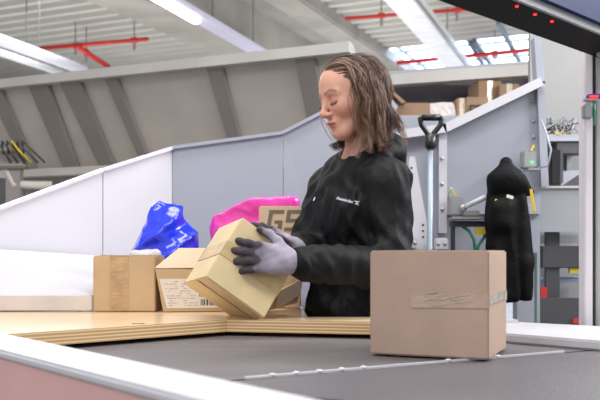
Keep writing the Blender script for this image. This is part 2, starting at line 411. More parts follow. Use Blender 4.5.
# folded top lips
def lip(pts, Ys, r_, parent, m=WHITE):
    P = [at(x, y, Y) for (x, y), Y in zip(pts, Ys)]; b_ = MB()
    for p, q in zip(P, P[1:]): b_.beam(p, q, .026, .012)
    return b_.out('lip', m, parent)
lip([(-30, 219), (102.5, 170)], [2.52, 2.9], .01, ch); lip([(103, 170), (172, 148)], [2.9, 3.1], .01, ch)
lip([(172, 148), (283, 133), (322, 113)], [3.1, 3.02, 3.0], .01, ch, GREYW)
MB().beam(at(103, 172, 2.89), Vector((at(103, 172, 2.89).x, 2.89, .82)), .012, .012).out('seam_strip', GREYW, ch)
q0 = at(172.3, 150, 3.085); MB().beam(q0, Vector((q0.x, q0.y, .82)), .014, .014).out('seam_strip', GREYW, ch)
# slide plate on the left and its front ledge
A1 = at(-34, 296, 2.30); B1 = at(93.5, 296, 2.30); C1 = at(103, 256, 2.88); D1 = at(-34, 247, 2.50)
MB().prism([A1, B1, C1, D1], (0, 0, -.012)).out('slide_plate', WHITE, ch)
Z0 = .982
MB().bb((A1.x, 2.285, Z0), (B1.x, 2.31, A1.z+.002), bev=.003).out('front_ledge', mat('ledge', (214, 205, 198), .4), ch)
MB().bb((at(93, 0, 2.3).x, 2.62, .93), (.0, 3.0, .975)).out('floor_plate', GREYW, ch)
for x in (-.9, -.1):
    MB().bb((x-.03, 2.7, 0), (x+.03, 2.76, .95)).out('leg', GREYW, ch)
for x in (-.6, .3):
    MB().bb((x-.03, 2.88, 0), (x+.03, 2.99, .85)).out('leg', GREYW, ch)

# ---------------------------------------------------------------- plywood counter
ct = thing('sorting_counter', 'light plywood sorting counter with layered edge in front of the worker', 'counter', (-.2, 2.2, 0))
zt = .98
fl = atz(10, 334, zt); fc = atz(227, 319.5, zt); fr = atz(400, 322.5, zt)
foot = [fl+(fl-fc).normalized()*.35, fc, fr, Vector((fr.x, 2.12, zt)), Vector((.02, 2.12, zt)), Vector((.0, 2.62, zt)), Vector((-.62, 2.62, zt)), Vector((-.62, 2.283, zt)), Vector((-1.05, 2.283, zt))]
cm = MB().prism(foot, (0, 0, -.030)).out('worktop', PLY, ct); cm.data.materials.append(PLYE)
for p in cm.data.polygons:
    if abs(p.normal.z) < .5: p.material_index = 1
for p in ((-.9, 2.15), (-.2, 2.25), (-.2, 2.55), (.2, 2.06)):
    MB().bb((p[0]-.025, p[1]-.025, 0), (p[0]+.025, p[1]+.025, .951)).out('leg', GALV, ct)
# small dark scuff on worktop edge
sc = atz(138, 324, zt); MB().box(sc+Vector((0, .004, .0006)), (.03, .006, .001), Matrix.Rotation(.3, 3, 'Z')).out('scuff', DGREY, ct)

# ---------------------------------------------------------------- belts
zb = .94
def flat(pts, z, h, name, m, parent, bev=0): return MB().prism([Vector((p.x, p.y, z)) for p in pts], (0, 0, -h)).out(name, m, parent, bev=bev)
JL = atz(258, 379, zb); JR = atz(566, 353, zb); jd = (JR-JL).normalized(); jn = Vector((-jd.y, jd.x, 0))
def onj(t, n): return JL+jd*t+jn*n
bt = thing('conveyor_belt', 'dark grey conveyor belt running under the plywood counter', 'conveyor', onj(.1, .3).xy.to_3d())
PB = [onj(-.16, .012), onj(1.0, .012), onj(1.0, .2), onj(.62, .50), onj(.2, .95), Vector((-1.0, 2.2, 0)), Vector((-.85, 1.95, 0))]
flat(PB, zb, .03, 'belt', BELT, bt)
flat([p+Vector((0, 0, -.03)) for p in PB], zb-.031, .12, 'bed', DGREY, bt)
for p in (onj(.0, .15), onj(.4, .2), Vector((-.7, 2.0, 0))): MB().bb((p.x-.03, p.y-.03, 0), (p.x+.03, p.y+.03, zb-.15)).out('leg', GALV, bt)
b2_ = thing('conveyor_belt', 'nearest dark grey conveyor belt, in front of the white seam strip', 'conveyor', onj(.1, -.4).xy.to_3d())
PB2 = [onj(.06, -.30), onj(1.0, -.9), onj(1.0, .0), onj(-.12, -.0)]
flat(PB2, zb, .03, 'belt', mat('belt_rubber_near', (96, 92, 95), .5, var=.08, scale=3, bump=.25, bscale=160), b2_)
flat(PB2, zb-.031, .12, 'bed', DGREY, b2_)
for p in (onj(.15, -.15), onj(.9, -.2), onj(.9, -.75)): MB().bb((p.x-.03, p.y-.03, 0), (p.x+.03, p.y+.03, zb-.15)).out('leg', GALV, b2_)
js = thing('seam_strip', 'thin white metal strip with rivets between the two dark belts', 'strip', onj(.2, 0))
MB().prism([onj(-.02, .003), onj(.70, .003), onj(.70, .011), onj(-.02, .011)], (0, 0, .004)).out('strip', WHITE, js)
for t_ in (.03, .075, .12, .165, .21, .4, .46, .52):
    p = onj(t_, .007); MB().ball((p.x, p.y, zb+.004), .006, (1, 1, .5)).out('rivet', WHITE, js)

# white foreground rail
ra = atz(-30, 326, 1.0); rb = atz(330, 401, 1.0); rd = (rb-ra).normalized(); rn = Vector((rd.y, -rd.x, 0))*1
if rn.y > 0: rn = -rn
fr_ = thing('conveyor_guard', 'wide white guard rail crossing the lower left foreground', 'guard rail', ((ra+rb)/2).xy.to_3d())
RA = ra-rd*.2; RB = rb+rd*.35
WD = .098
MB().prism([RA, RB, RB+rn*WD, RA+rn*WD], (0, 0, -.014)).out('top_cap', WHITE, fr_, bev=.004)
MB().prism([RA+rn*(WD-.012)+Vector((0, 0, -.014)), RB+rn*(WD-.012)+Vector((0, 0, -.014)), RB+rn*(WD-.012)+Vector((0, 0, -.4)), RA+rn*(WD-.012)+Vector((0, 0, -.4))], rn*.01).out('front_skirt', RAILP, fr_)
MB().prism([RA+rn*.005+Vector((0, 0, -.014)), RB+rn*.005+Vector((0, 0, -.014)), RB+rn*.005+Vector((0, 0, -.2)), RA+rn*.005+Vector((0, 0, -.2))], rn*.01).out('inner_skirt', GREYW, fr_)
for s_ in (.1, .9):
    p = RA.lerp(RB, s_)+rn*WD*.5; MB().bb((p.x-.03, p.y-.03, 0), (p.x+.03, p.y+.03, .97)).out('post', WHITE, fr_)

# right white rail
rr = thing('conveyor_side_rail', 'white side rail at the right behind the belt, under the white column', 'side rail', (.6, 1.95, 0))
zr = .962
k1 = atz(600, 326, zr); k2 = atz(500, 321, zr); k3 = atz(505, 332, zr); k4 = atz(600, 340, zr)
k1 = k1+(k1-k2)*1.2; k4 = k4+(k4-k3)*1.2; d2 = (k2-k1).normalized(); k2 = k2+d2*.10; k3 = k3+d2*.14
MB().prism([k1, k2, k3, k4], (0, 0, -.0215)).out('top_cap', WHITE, rr, bev=.004)
for p in (k1+d2*.15+Vector((0, -.04, 0)), k2-d2*.1+Vector((0, -.04, 0))): MB().bb((p.x-.03, p.y-.03, 0), (p.x+.03, p.y+.03, .97)).out('post', WHITE, rr)

# ---------------------------------------------------------------- scanner gantry
ga = thing('scanner_gantry', 'black and dark blue scanner gantry beam with red lights on a white column', 'gantry', (.63, 1.9, 0))
YG = 2.12
cx0 = at(578.5, 250, YG+.05).x; cx1 = at(593, 250, YG).x
ztop = 1.639
MB().bb((cx0, YG, 0), (cx1, YG+.05, ztop+.03), bev=.003).out('column', mat('column_white', (228, 222, 224), .4, var=.02), ga)
MB().bb((cx1, YG+.01, 0), (cx1+.010, YG+.045, ztop+.03)).out('column_groove', DARK, ga)
MB().bb((cx1+.010, YG+.005, 0), (cx1+.07, YG+.05, ztop+.03), bev=.003).out('column', mat('column_grey', (176, 172, 172), .4, var=.02), ga)
gd = Vector((1, 1, 0)).normalized(); gn = Vector((1, -1, 0)).normalized()
G0 = Vector((.73, 2.09, 1.639))
def gp(t, n, z): return G0-gd*t+gn*n+Vector((0, 0, z))
MB().prism([gp(-.12, 0, 0), gp(1.0, 0, 0), gp(1.0, 0, .07), gp(-.12, 0, .07)], gn*.104).out('beam', BLACKM, ga)
MB().prism([gp(-.12, .105, -.001), gp(1.0, .105, -.001), gp(1.0, .105, .016), gp(-.12, .105, .016)], gn*.008).out('edge_trim', MGREY, ga)
MB().prism([gp(-.12, .104, .017), gp(1.0, .104, .017), gp(1.0, .104, .26), gp(-.12, .104, .26)], gn*.02).out('cover', DBLUE, ga)
for px, py in ((517, 6), (535, 14), (552, 21)):
    p = atz(px, py, 1.639); MB().ball((p.x, p.y, 1.639), .0032).out('indicator_light', LEDR, ga)
MB().box(gp(-.01, .05, .0)+Vector((0, 0, .02)), (.05, .06, .06), Matrix.Rotation(math.radians(45), 3, 'Z'), .003).out('end_bracket', RIM, ga)
# indicator module on the column
sm = thing('photo_sensor', 'small sensor with red display clamped on the white column', 'sensor', at(590, 105, 2.09))
MB().box(at(594, 96.5, 2.105), (.034, .02, .010), bev=.002).out('display_housing', mat('sensor_blue', (40, 70, 160), .4), sm)
MB().box(at(594, 96.5, 2.093), (.020, .003, .005)).out('display', LEDR, sm)
MB().box(at(590.5, 100, 2.107), (.032, .02, .006), bev=.001).out('shelf', GREYW, sm)
MB().box(at(587, 112, 2.105), (.024, .022, .036), bev=.004).out('clamp', MGREY, sm)
MB().tube([at(594, 103, 2.10), at(595, 112, 2.095), at(594, 125, 2.115)], .003, 8).out('cable', GREEN, sm, True)

# ---------------------------------------------------------------- right chute
rc = thing('side_chute', 'light grey chute side at right with white sloping top rail and bolted post', 'chute', (.7, 2.9, 0))
YP = 2.9
P_ = lambda x, y, Y=YP: at(x, y, Y)
MB().prism([P_(398, 137), P_(444, 128), P_(444, 262), P_(398, 262)], (0, .02, 0)).out('side_panel', GREYW, rc)
MB().prism([P_(444, 128), P_(538, 84), P_(541, 214), P_(444, 214)], (0, .02, 0)).out('side_panel', GREYW, rc)
def rail(pts, w_, d_, m=WHITE, name='top_rail'):
    b_ = MB()
    for p, q in zip(pts, pts[1:]):
        dd = (q-p).normalized()*.004; b_.beam(p-dd, q+dd, d_, w_)
    return b_.out(name, m, rc)
rail([P_(396, 135.5, 2.87), P_(444, 129, 2.87), P_(539, 83, 2.87)], .030, .05)
rail([P_(536, 40, 2.9), P_(539, 84, 2.9), P_(543, 186, 2.9)], .026, .05, GREYW, 'end_post')
MB().prism([P_(439, 134, 2.87), P_(447, 132, 2.87), P_(447, 233, 2.87), P_(439, 233, 2.87)], (0, .025, 0)).out('post', WHITE, rc)
for y in (158.5, 184, 209.5): MB().ball(P_(442, y, 2.866), .0065, (1, .7, 1)).out('bolt', STEEL, rc)
for y in (92, 101, 121, 137, 155): MB().ball(P_(533.5, y, 2.895), .006, (1, .7, 1)).out('bolt', STEEL, rc)
for x in (402, 528): MB().bb((P_(x, 0).x-.03, 2.93, 0), (P_(x, 0).x+.03, 2.99, 1.25)).out('leg', GREYW, rc)
MB().bb((P_(398, 0).x, 2.922, 1.14), (P_(541, 0).x, 2.99, 1.30)).out('cross_member', GREYW, rc)
# tapered white bracket left of the shovel
tb = thing('support_bracket', 'tapered white perforated bracket left of the shovel', 'bracket', Vector((P_(417, 0, 2.8).x, 2.8, 0)))
B_ = lambda x, y: at(x, y, 2.8)
MB().prism([B_(409, 160), B_(411, 156), B_(415, 157), B_(419, 180), B_(427, 222), B_(426, 300), B_(408, 300)], (0, .012, 0)).out('plate', WHITE, tb)
MB().prism([B_(408, 300), B_(426, 300), B_(426, 620-0), B_(408, 620)], (0, .012, 0)).out('lower_plate', WHITE, tb)
for x, y in ((411.5, 168), (412, 174), (423, 225), (423, 231), (423, 237)): MB().tube([B_(x, y)+Vector((0, -.001, 0)), B_(x, y)+Vector((0, .003, 0))], .004, 8).out('hole', DARK, tb)
tb.location.z = 0
# roller fittings low behind the counter
for i, (x, y) in enumerate(((411, 243), (441, 244))):
    t = thing('bearing_fitting', ['grey bearing fitting with bolts low beside the white bracket', 'grey bearing fitting with bolts low on the bolted post'][i], 'fitting', at(x, y, 2.78), 'bearing fittings behind the counter')
    p = at(x, y, 2.78); MB().box(p, (.045, .03, .04), bev=.004).out('plate', WHITE, t)
    for dx in (-.011, .011): MB().ball(p+Vector((dx, -.016, 0)), .006).out('bolt', STEEL, t)
    MB().bb((p.x-.01, p.y-.01, 0), (p.x+.01, p.y+.01, p.z)).out('stand', GALV, t)

# shovel leaning upright, grip at the top
sh = thing('shovel', 'shovel with black D-grip and pale metal shaft standing before the grey chute', 'shovel', Vector((at(430, 0, 2.7).x, 2.72, 0)))
G = lambda x, y: at(x, y, 2.72)
MB().tube([G(430.3, 148), Vector((G(430, 0).x-.002, 2.74, .30))], .0092, 14).out('shaft', mat('shaft_alu', (150, 162, 174), .4, metal=.2, var=.03), sh, True)
MB().tube([G(430.5, 134), G(430.5, 146), G(430.5, 149)], [.017, .019, .015], 14).out('socket', BLACKP, sh, True)
MB().tube([G(430.5, 138), G(427, 133), G(421.5, 125), G(420, 118.5), G(422, 117.3), G(431, 116.6), G(440, 117.3), G(442, 118.5), G(440.5, 125), G(434, 133), G(430.5, 138)], .0085, 12).out('grip', BLACKP, sh, True)
MB().tube([G(422, 117.5), G(440, 117.5)], .011, 12).out('grip_bar', BLACKP, sh, True)
bx = G(430, 0).x; bl = MB(); rows = []
for i in range(9):
    s_ = i/8; z = .32-.32*s_; hw = .03+.09*min(1, s_*2.2) if s_ < .8 else .12-.09*((s_-.8)/.2)**1.5
    rows.append([bl.bm.verts.new((bx+hw*u, 2.745-.035*(1-u*u)*(1 if s_ > .1 else .3)+.0, z)) for u in (-1, -.6, -.2, .2, .6, 1)])
for a_, b_ in zip(rows, rows[1:]):
    for k in range(5): bl.bm.faces.new((a_[k], a_[k+1], b_[k+1], b_[k]))
so = bl.out('blade', STEEL, sh, True); md = so.modifiers.new('s', 'SOLIDIFY'); md.thickness = .004

# control devices on the right chute
t = thing('foot_valve', 'small grey valve box with yellow lever and white bar left of the hanging jacket', 'valve', at(457, 205, 2.84))
MB().box(at(455.5, 206.5, 2.84), (.045, .05, .062), bev=.004).out('body', MGREY, t)
MB().beam(at(455.5, 196, 2.82), at(452.5, 190, 2.82), .010, .007).out('lever', YEL, t)
MB().tube([at(463, 208, 2.8), at(473, 203, 2.78), at(486, 197, 2.76)], .009, 12).out('bar', WHITE, t, True)
MB().ball(at(463, 208, 2.8), .014).out('joint', STEEL, t)
MB().tube([at(451, 188, 2.83), at(448.5, 195, 2.85), at(449, 204, 2.85)], .004, 8).out('hose', GREYW, t, True)
t = thing('machine_ledge', 'dark steel ledge with slots under the grey valve box', 'ledge', Vector((at(470, 0, 2.83).x, 2.83, 0)))
MB().bb(at(448, 220, 2.84), at(500, 216.5, 2.76)).out('plate', GALV, t)
MB().bb(at(449, 227, 2.83), at(498, 221, 2.78)).out('beam', DARK, t)
MB().bb((at(495, 0, 2.83).x, 2.79, 0), (at(498, 0, 2.83).x, 2.82, 1.23)).out('leg', DARK, t)
MB().bb((at(450, 0, 2.83).x, 2.79, 0), (at(453, 0, 2.83).x, 2.82, 1.23)).out('leg', DARK, t)
MB().box(at(471, 213.5, 2.79), (.05, .04, .018), bev=.002).out('terminal', RIB, t)
t = thing('green_cable', 'two looping green cables below the dark steel ledge', 'cable', at(468, 245, 2.9))
MB().tube([at(462, 226, 2.8), at(469, 231, 2.8), at(474, 240, 2.8), at(476, 262, 2.8)], .005, 8).out('strand', GREEN, t, True)
MB().tube([at(487, 228, 2.81), at(484, 238, 2.81), at(478, 246, 2.81), at(476, 262, 2.81)], .005, 8).out('strand', GREEN, t, True)
tag(base_origin(MB().box(at(480.5, 231, 2.79), (.035, .01, .022), bev=.001).out('warning_tag', YEL)), 'small yellow tag hanging below the dark ledge', 'tag')
t = thing('control_box', 'grey control box with green light and yellow tab right above the jacket', 'control box', at(528, 160, 2.85))
MB().box(at(528, 160, 2.85), (.046, .05, .058), bev=.004).out('housing', MGREY, t)
MB().ball(at(532, 162.5, 2.823), .004).out('indicator_light', LEDG, t)
MB().beam(at(531, 151, 2.83), at(534, 145, 2.83), .009, .006).out('tab', YEL, t)
MB().bb(at(523, 172, 2.87), at(540, 168, 2.80)).out('bracket', STEEL, t)
MB().tube([at(536, 168, 2.84), at(548, 166, 2.8), at(551, 150, 2.8), at(546, 132, 2.82), at(541, 120, 2.86)], .0035, 8).out('cable', GREYW, t, True)

# ---------------------------------------------------------------- workstation at the far right
YB = 3.3
Q = lambda x, y, Y=YB: at(x, y, Y)
tag(base_origin(MB().prism([Q(530, 20, 3.7), Q(612, 20, 3.7), Vector((Q(612, 0, 3.7).x, 3.7, 0)), Vector((Q(530, 0, 3.7).x, 3.7, 0))], (0, .03, 0)).out('partition_panel', mat('partition', (138, 138, 136), .5, var=.04, scale=3))),
    'tall grey partition behind the cluttered shelf at right', 'partition')
sf = thing('equipment_shelf', 'grey wall shelf right of the chute carrying a tangle of cables', 'shelf', Vector((Q(566, 0).x, 3.5, 0)))
MB().bb(Q(542, 141, 3.35), at(604, 139, 3.35)+Vector((0, .35, .006))).out('board', GREYW, sf)
MB().bb(Q(543, 152, 3.42), at(604, 152, 3.42)+Vector((0, .02, .04))).out('bracket_rail', GALV, sf)
MB().bb((Q(546, 0).x, 3.66, 0), (Q(552, 0).x, 3.69, Q(0, 139).z)).out('upright', GALV, sf)
MB().bb((Q(596, 0).x, 3.66, 0), (Q(602, 0).x, 3.69, Q(0, 139).z)).out('upright', GALV, sf)
t = thing('cable_tangle', 'tangle of thin wires and small connectors on the grey wall shelf', 'cables', at(560, 138, 3.45))
random.seed(3)
for k in range(9):
    p = at(546+random.random()*26, 137, 3.42); pts = [p]
    for j in range(5): pts.append(Vector((p.x+random.uniform(-.05, .06), p.y+random.uniform(-.03, .05), p.z+.004+random.random()*.085)))
    pts.append(at(546+random.random()*28, 138, 3.45))
    MB().tube(pts, .0032, 6).out('wire', random.choice([GREYW, DGREY, MGREY, MGREY]), t, True)
MB().box(at(560, 134.5, 3.44), (.05, .03, .018), bev=.002).out('connector_block', YEL, t)
MB().box(at(550, 124, 3.46), (.035, .03, .05), bev=.003).out('connector_block', MGREY, t)
MB().box(at(567, 128, 3.46), (.03, .03, .03), bev=.003).out('connector_block', GREYW, t)
MB().bb(at(546, 138.6, 3.40), at(574, 137.6, 3.50)).out('tray', MGREY, t)
# dark frame and printer below the shelf
dk = thing('workstation_desk', 'grey panelled desk below the shelf at far right', 'desk', Vector((Q(568, 0, 3.1).x, 3.1, 0)))
MB().bb(at(537, 188.5, 3.0), at(604, 186, 3.0)+Vector((0, .45, 0)), bev=.002).out('desk_top', RIM, dk)
MB().prism([at(537, 189, 3.01), at(604, 189, 3.01), at(604, 232, 3.01), at(537, 232, 3.01)], (0, .012, 0)).out('upper_panel', FROST, dk)
MB().prism([at(537, 298, 3.01), at(604, 298, 3.01), Vector((at(604, 0, 3.01).x, 3.01, 0)), Vector((at(537, 0, 3.01).x, 3.01, 0))], (0, .012, 0)).out('lower_panel', DGREY, dk)
MB().bb(at(537, 190, 3.0), Vector((at(540, 0, 3.0).x, 3.05, 0))).out('leg', mat('leg_greenish', (150, 165, 168), .3), dk)
MB().bb(at(600, 190, 3.0), Vector((at(604, 0, 3.0).x, 3.05, 0))).out('leg', GALV, dk)
MB().bb(at(540, 243, 3.1), at(604, 235, 3.1)+Vector((0, .25, 0))).out('shelf', WHITE, dk)
MB().bb(at(558, 268, 3.1), at(604, 265, 3.1)+Vector((0, .25, 0))).out('shelf', WHITE, dk)
MB().bb(at(540, 282, 3.12), at(604, 279, 3.12)+Vector((0, .25, 0))).out('shelf', mat('pale_blue_shelf', (170, 185, 215), .4), dk)
MB().prism([at(537, 226, 3.42), at(604, 226, 3.42), Vector((at(604, 0, 3.42).x, 3.42, 0)), Vector((at(537, 0, 3.42).x, 3.42, 0))], (0, .02, 0)).out('back_panel', MGREY, dk)
t = thing('monitor_arm', 'dark upright stand with wide middle between the white desk shelves', 'stand', Vector((at(552, 0, 3.06).x, 3.06, 0)))
MB().bb(at(546, 304, 3.05), at(558, 232, 3.07)).out('upright', DGREY, t)
MB().bb(at(542, 268, 3.04), at(578, 246, 3.08), bev=.003).out('housing', DGREY, t)
MB().bb((at(546, 0, 3.05).x, 3.04, 0), (at(558, 0, 3.05).x, 3.09, at(0, 304, 3.05).z)).out('foot_post', DARK, t)
tag(base_origin(MB().bb(at(541, 302, 3.03), at(545.5, 287, 3.05)).out('red_tag', RED)), 'red strip left of the dark stand under the desk', 'strip')
tag(base_origin(MB().bb(at(573, 323, 2.99), at(578, 318.5, 3.0)).out('red_switch', RED)), 'small red switch at the bottom beside the white column', 'switch')
tag(base_origin(MB().bb(at(570, 273, 3.05), at(577, 268, 3.07)).out('yellow_sticker', YEL)), 'yellow item beneath the lower white shelf by the column', 'box')
t = thing('label_printer', 'black upright printer on the desk at right', 'printer', at(552, 186, 3.2))
MB().box(at(550.5, 168, 3.2), (.035, .12, .135), bev=.005).out('body', BLACKP, t)
MB().box(at(556.5, 168, 3.2), (.016, .12, .13), bev=.004).out('side', DGREY, t)
MB().box(at(545.6, 168, 3.15), (.004, .01, .10)).out('red_stripe', RED, t)
t = thing('white_scanner', 'white angular device with dark opening on the desk right of the black printer', 'device', at(571, 186, 3.2))
MB().prism([at(560, 185.8, 3.2), at(560, 171, 3.2), at(604, 169, 3.2), at(604, 185.8, 3.2)], (0, .12, 0)).out('housing', GREYW, t, bev=.003)
MB().prism([at(563, 185, 3.198), at(578, 175, 3.198), at(600, 175, 3.198), at(600, 185, 3.198)], (0, .004, 0)).out('opening', DGREY, t)
tag(base_origin(MB().bb(at(557, 153, 3.36), at(604, 153, 3.36)+Vector((0, .1, .06))).out('cable_duct', DGREY)), 'dark box mounted beneath the grey wall shelf', 'cable duct')

# ---------------------------------------------------------------- rack with cartons behind, top right
rk = thing('carton_rack', 'grey high rack with dark back holding cartons behind the worker\'s head', 'rack', (.9, 4.9, 0))
K = lambda x, y, Y: at(x, y, Y)
zsh = K(0, 115.5, 4.5).z
def kx(px, Y): return (px-300)/F_PX*Y
MB().bb((kx(372, 4.5), 4.5, zsh-.012), (kx(548, 4.5), 5.25, zsh)).out('shelf', RIM, rk)
MB().prism([K(372, 116, 4.49), K(548, 116, 4.49), K(548, 150, 4.49), K(372, 150, 4.49)], (0, .015, 0)).out('fascia', GREYW, rk)
MB().prism([K(362, 82, 5.3), K(560, 70, 5.3), K(560, 128, 5.3), K(362, 128, 5.3)], (0, .02, 0)).out('back_panel', DARK, rk)
MB().prism([K(345, 76.5, 5.0), K(560, 61.5, 5.0), K(560, 73, 5.0), K(345, 88, 5.0)], (0, .08, 0)).out('top_beam', RIM, rk)
MB().prism([K(345, 77, 5.0), K(560, 61, 5.0), K(560, 61, 5.0)+Vector((0, .08, .0)), K(345, 77, 5.0)+Vector((0, .08, .0))], (0, 0, .015)).out('top_flange', GREYW, rk)
for x in (372, 545):
    MB().bb((kx(x, 4.9)-.03, 5.18, 0), (kx(x, 4.9)+.03, 5.25, K(0, 80, 5).z)).out('upright', GALV, rk)
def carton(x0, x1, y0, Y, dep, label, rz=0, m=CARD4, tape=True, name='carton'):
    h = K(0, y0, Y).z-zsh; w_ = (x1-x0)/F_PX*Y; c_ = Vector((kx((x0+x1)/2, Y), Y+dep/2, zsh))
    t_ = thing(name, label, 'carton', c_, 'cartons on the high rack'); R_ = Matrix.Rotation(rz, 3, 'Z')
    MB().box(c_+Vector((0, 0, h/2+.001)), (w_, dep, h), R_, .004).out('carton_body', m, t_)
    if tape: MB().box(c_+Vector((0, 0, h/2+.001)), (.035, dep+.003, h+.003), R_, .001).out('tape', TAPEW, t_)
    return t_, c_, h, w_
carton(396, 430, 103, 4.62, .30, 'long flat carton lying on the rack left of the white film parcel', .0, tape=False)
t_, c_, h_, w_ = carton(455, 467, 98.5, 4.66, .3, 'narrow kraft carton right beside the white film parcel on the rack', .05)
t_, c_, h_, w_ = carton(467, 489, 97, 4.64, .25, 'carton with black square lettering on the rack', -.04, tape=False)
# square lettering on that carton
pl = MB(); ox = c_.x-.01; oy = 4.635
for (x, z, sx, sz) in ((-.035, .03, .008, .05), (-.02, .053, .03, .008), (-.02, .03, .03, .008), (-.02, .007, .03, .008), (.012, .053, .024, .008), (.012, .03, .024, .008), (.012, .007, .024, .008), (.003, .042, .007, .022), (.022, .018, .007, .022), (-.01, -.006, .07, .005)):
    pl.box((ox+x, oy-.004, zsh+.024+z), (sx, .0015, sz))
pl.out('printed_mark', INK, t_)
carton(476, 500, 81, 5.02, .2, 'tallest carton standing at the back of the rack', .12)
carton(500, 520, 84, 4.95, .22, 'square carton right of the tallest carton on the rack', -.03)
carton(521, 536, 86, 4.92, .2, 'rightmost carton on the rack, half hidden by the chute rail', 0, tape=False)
# open carton at far left of the rack
t = thing('open_carton', 'open carton tipped back with a raised flap beside the worker\'s hair', 'carton', K(388, 115, 4.6))
MB().prism([K(382, 115, 4.55), K(394, 115, 4.55), K(398, 106, 4.55), K(386, 92, 4.55), K(380, 88, 4.55)], (0, .2, 0)).out('inner_wall', GREYW, t)
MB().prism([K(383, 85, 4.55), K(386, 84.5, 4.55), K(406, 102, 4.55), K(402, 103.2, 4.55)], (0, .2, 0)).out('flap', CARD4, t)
# poly parcel
def polyp(P):
    q = P-np.array([kx(440, 4.7), 4.78, zsh+.05], dtype=np.float32)
    return sbox(q, (0, 0, 0), (.085, .12, .052), rad=.025)+.006*vnoise(P, 45, 5)+.004*vnoise(P, 110, 6)
tag(base_origin(sdf_obj('poly_parcel', polyp, (kx(440, 4.7)-.12, 4.62, zsh-.01), (kx(440, 4.7)+.12, 4.94, zsh+.13), .008, POLYW)), 'crumpled pale film parcel between cartons on the rack', 'parcel', 'cartons on the high rack')

# ---------------------------------------------------------------- cartons on the counter
def axes_box(name, label, cat, c0, u, v, w_, m, flaps=None, group=None):
    """carton from corner c0 and edge vectors u, v, w_"""
    cen = c0+(u+v+w_)/2; lo = min((c0+u*a+v*b+w_*c).z for a in (0, 1) for b in (0, 1) for c in (0, 1))
    t = thing(name, label, cat, (cen.x, cen.y, lo), group)
    R = Matrix((u.normalized(), v.normalized(), w_.normalized())).transposed()
    MB().box(cen, (u.length, v.length, w_.length), R, .003).out('carton_body', m, t)
    return t, cen, R
zc = .981
# 1. square taped box, left
w1 = .170; x0 = kx(93, 2.28)
t, cen, R = axes_box('cardboard_box', 'square brown cardboard box with wrinkled clear tape, leftmost on the plywood counter', 'box', Vector((x0, 2.28, zc)), Vector((w1, .0, 0)), Vector((0, .16, 0)), Vector((0, 0, .153)), CARD)
tp = MB(); 
tp.box((x0+.072, 2.2795, zc+.077), (.052, .0012, .150)); tp.box((x0+.072, 2.2795+.081, zc+.1536), (.052, .163, .0012)); tp.out('tape', TAPE, t)
cr = MB()
for k in range(8):
    z = zc+.02+.016*k+random.uniform(-.004, .004)
    pts = [Vector((x0+.05+.045*s_/3, 2.2785, z+random.uniform(-.005, .005))) for s_ in range(4)]
    cr.tube(pts, .0009, 5)
cr.out('tape_wrinkle', TAPEW, t)
MB().box((x0+w1/2, 2.28+.08, zc+.1538), (w1+.001, .0025, .0012)).out('flap_seam', INKG, t)
# 2. labelled open box
c2 = at(163, 310.5, 2.27); c2.z = zc
u2 = at(240, 310.5, 2.30)-at(163, 310.5, 2.27); u2.z = 0; h2 = .118
t = thing('cardboard_box', 'brown cardboard box with a white shipping label and raised top flap, behind the held box', 'box', (c2.x+.1, 2.35, zc))
lean = Vector((-.022, 0, h2)); dep = Vector((.01, .15, 0))
MB().prism([c2, c2+u2, c2+u2+lean, c2+lean], dep).out('carton_body', CARD, t, bev=.002)
tf = c2+lean
MB().prism([tf+Vector((0, 0, .002)), tf+u2+Vector((0, 0, .002)), tf+u2+Vector((.02, .10, .055)), tf+Vector((.05, .10, .055))], (0, .003, .002)).out('flap', CARDP, t)
MB().prism([tf+Vector((.03, .1, .0)), tf+u2+Vector((0, .1, .0)), tf+u2+Vector((.0, .11, .045)), tf+Vector((.055, .11, .05))], (0, .003, 0)).out('flap', CARDP, t)
ex = u2.normalized(); ez = lean.normalized(); nn = ex.cross(ez).normalized()
if nn.y > 0: nn = -nn
def onface(a_, b_): return c2+ex*a_+ez*b_+nn*.0008
MB().prism([onface(.012, .010), onface(.190, .010), onface(.178, .092), onface(.006, .092)], nn*.0006).out('shipping_label', PAPER, t)
tx = MB(); random.seed(5)
for r_ in range(11):
    x = .018
    while x < .095:
        L_ = random.uniform(.004, .014); z = .018+r_*.0066
        if random.random() < .75: tx.box(onface(x+L_/2, z)+nn*.001, (L_, .0006, .0010))
        x += L_+.003
tx2 = MB()
for r_ in range(3):
    x = .108
    while x < .16:
        L_ = random.choice([.0012, .002, .0032]); tx2.box(onface(x, .026+r_*.024)+nn*.001, (L_, .0006, .017)); x += L_+.0022
tx.out('label_print', INKG, t); tx2.out('barcode', INK, t)
# 3. low pale box at right behind the held box
c3 = at(262, 311, 2.24); c3.z = zc
t = thing('cardboard_box', 'small tilted brown box between the held box and the black hoodie', 'box', (c3.x+.05, 2.33, zc))
MB().prism([c3, at(297, 303, 2.32)*1.0, at(303, 279, 2.32), at(264, 300, 2.24)+Vector((0, 0, .004))], (0, .08, 0)).out('carton_body', CARDP, t, bev=.002)
MB().prism([at(276, 309, 2.245), at(300, 295, 2.26), at(303, 280, 2.26), at(278, 292, 2.245)], (0, .004, 0)).out('flap', mat('grey_carton', (198, 188, 178), .6), t)
# white film parcel peeking over box 1
def wp(P):
    q = P-np.array([kx(146, 2.5), 2.52, 1.075], dtype=np.float32); return sbox(q, (0, 0, 0), (.05, .05, .078), rad=.02)+.005*vnoise(P, 50, 8)
tag(base_origin(sdf_obj('white_parcel', wp, (kx(146, 2.5)-.09, 2.43, .96), (kx(146, 2.5)+.09, 2.61, 1.17), .006, POLYW)), 'small white parcel peeking out between the left box and the blue bag', 'parcel')
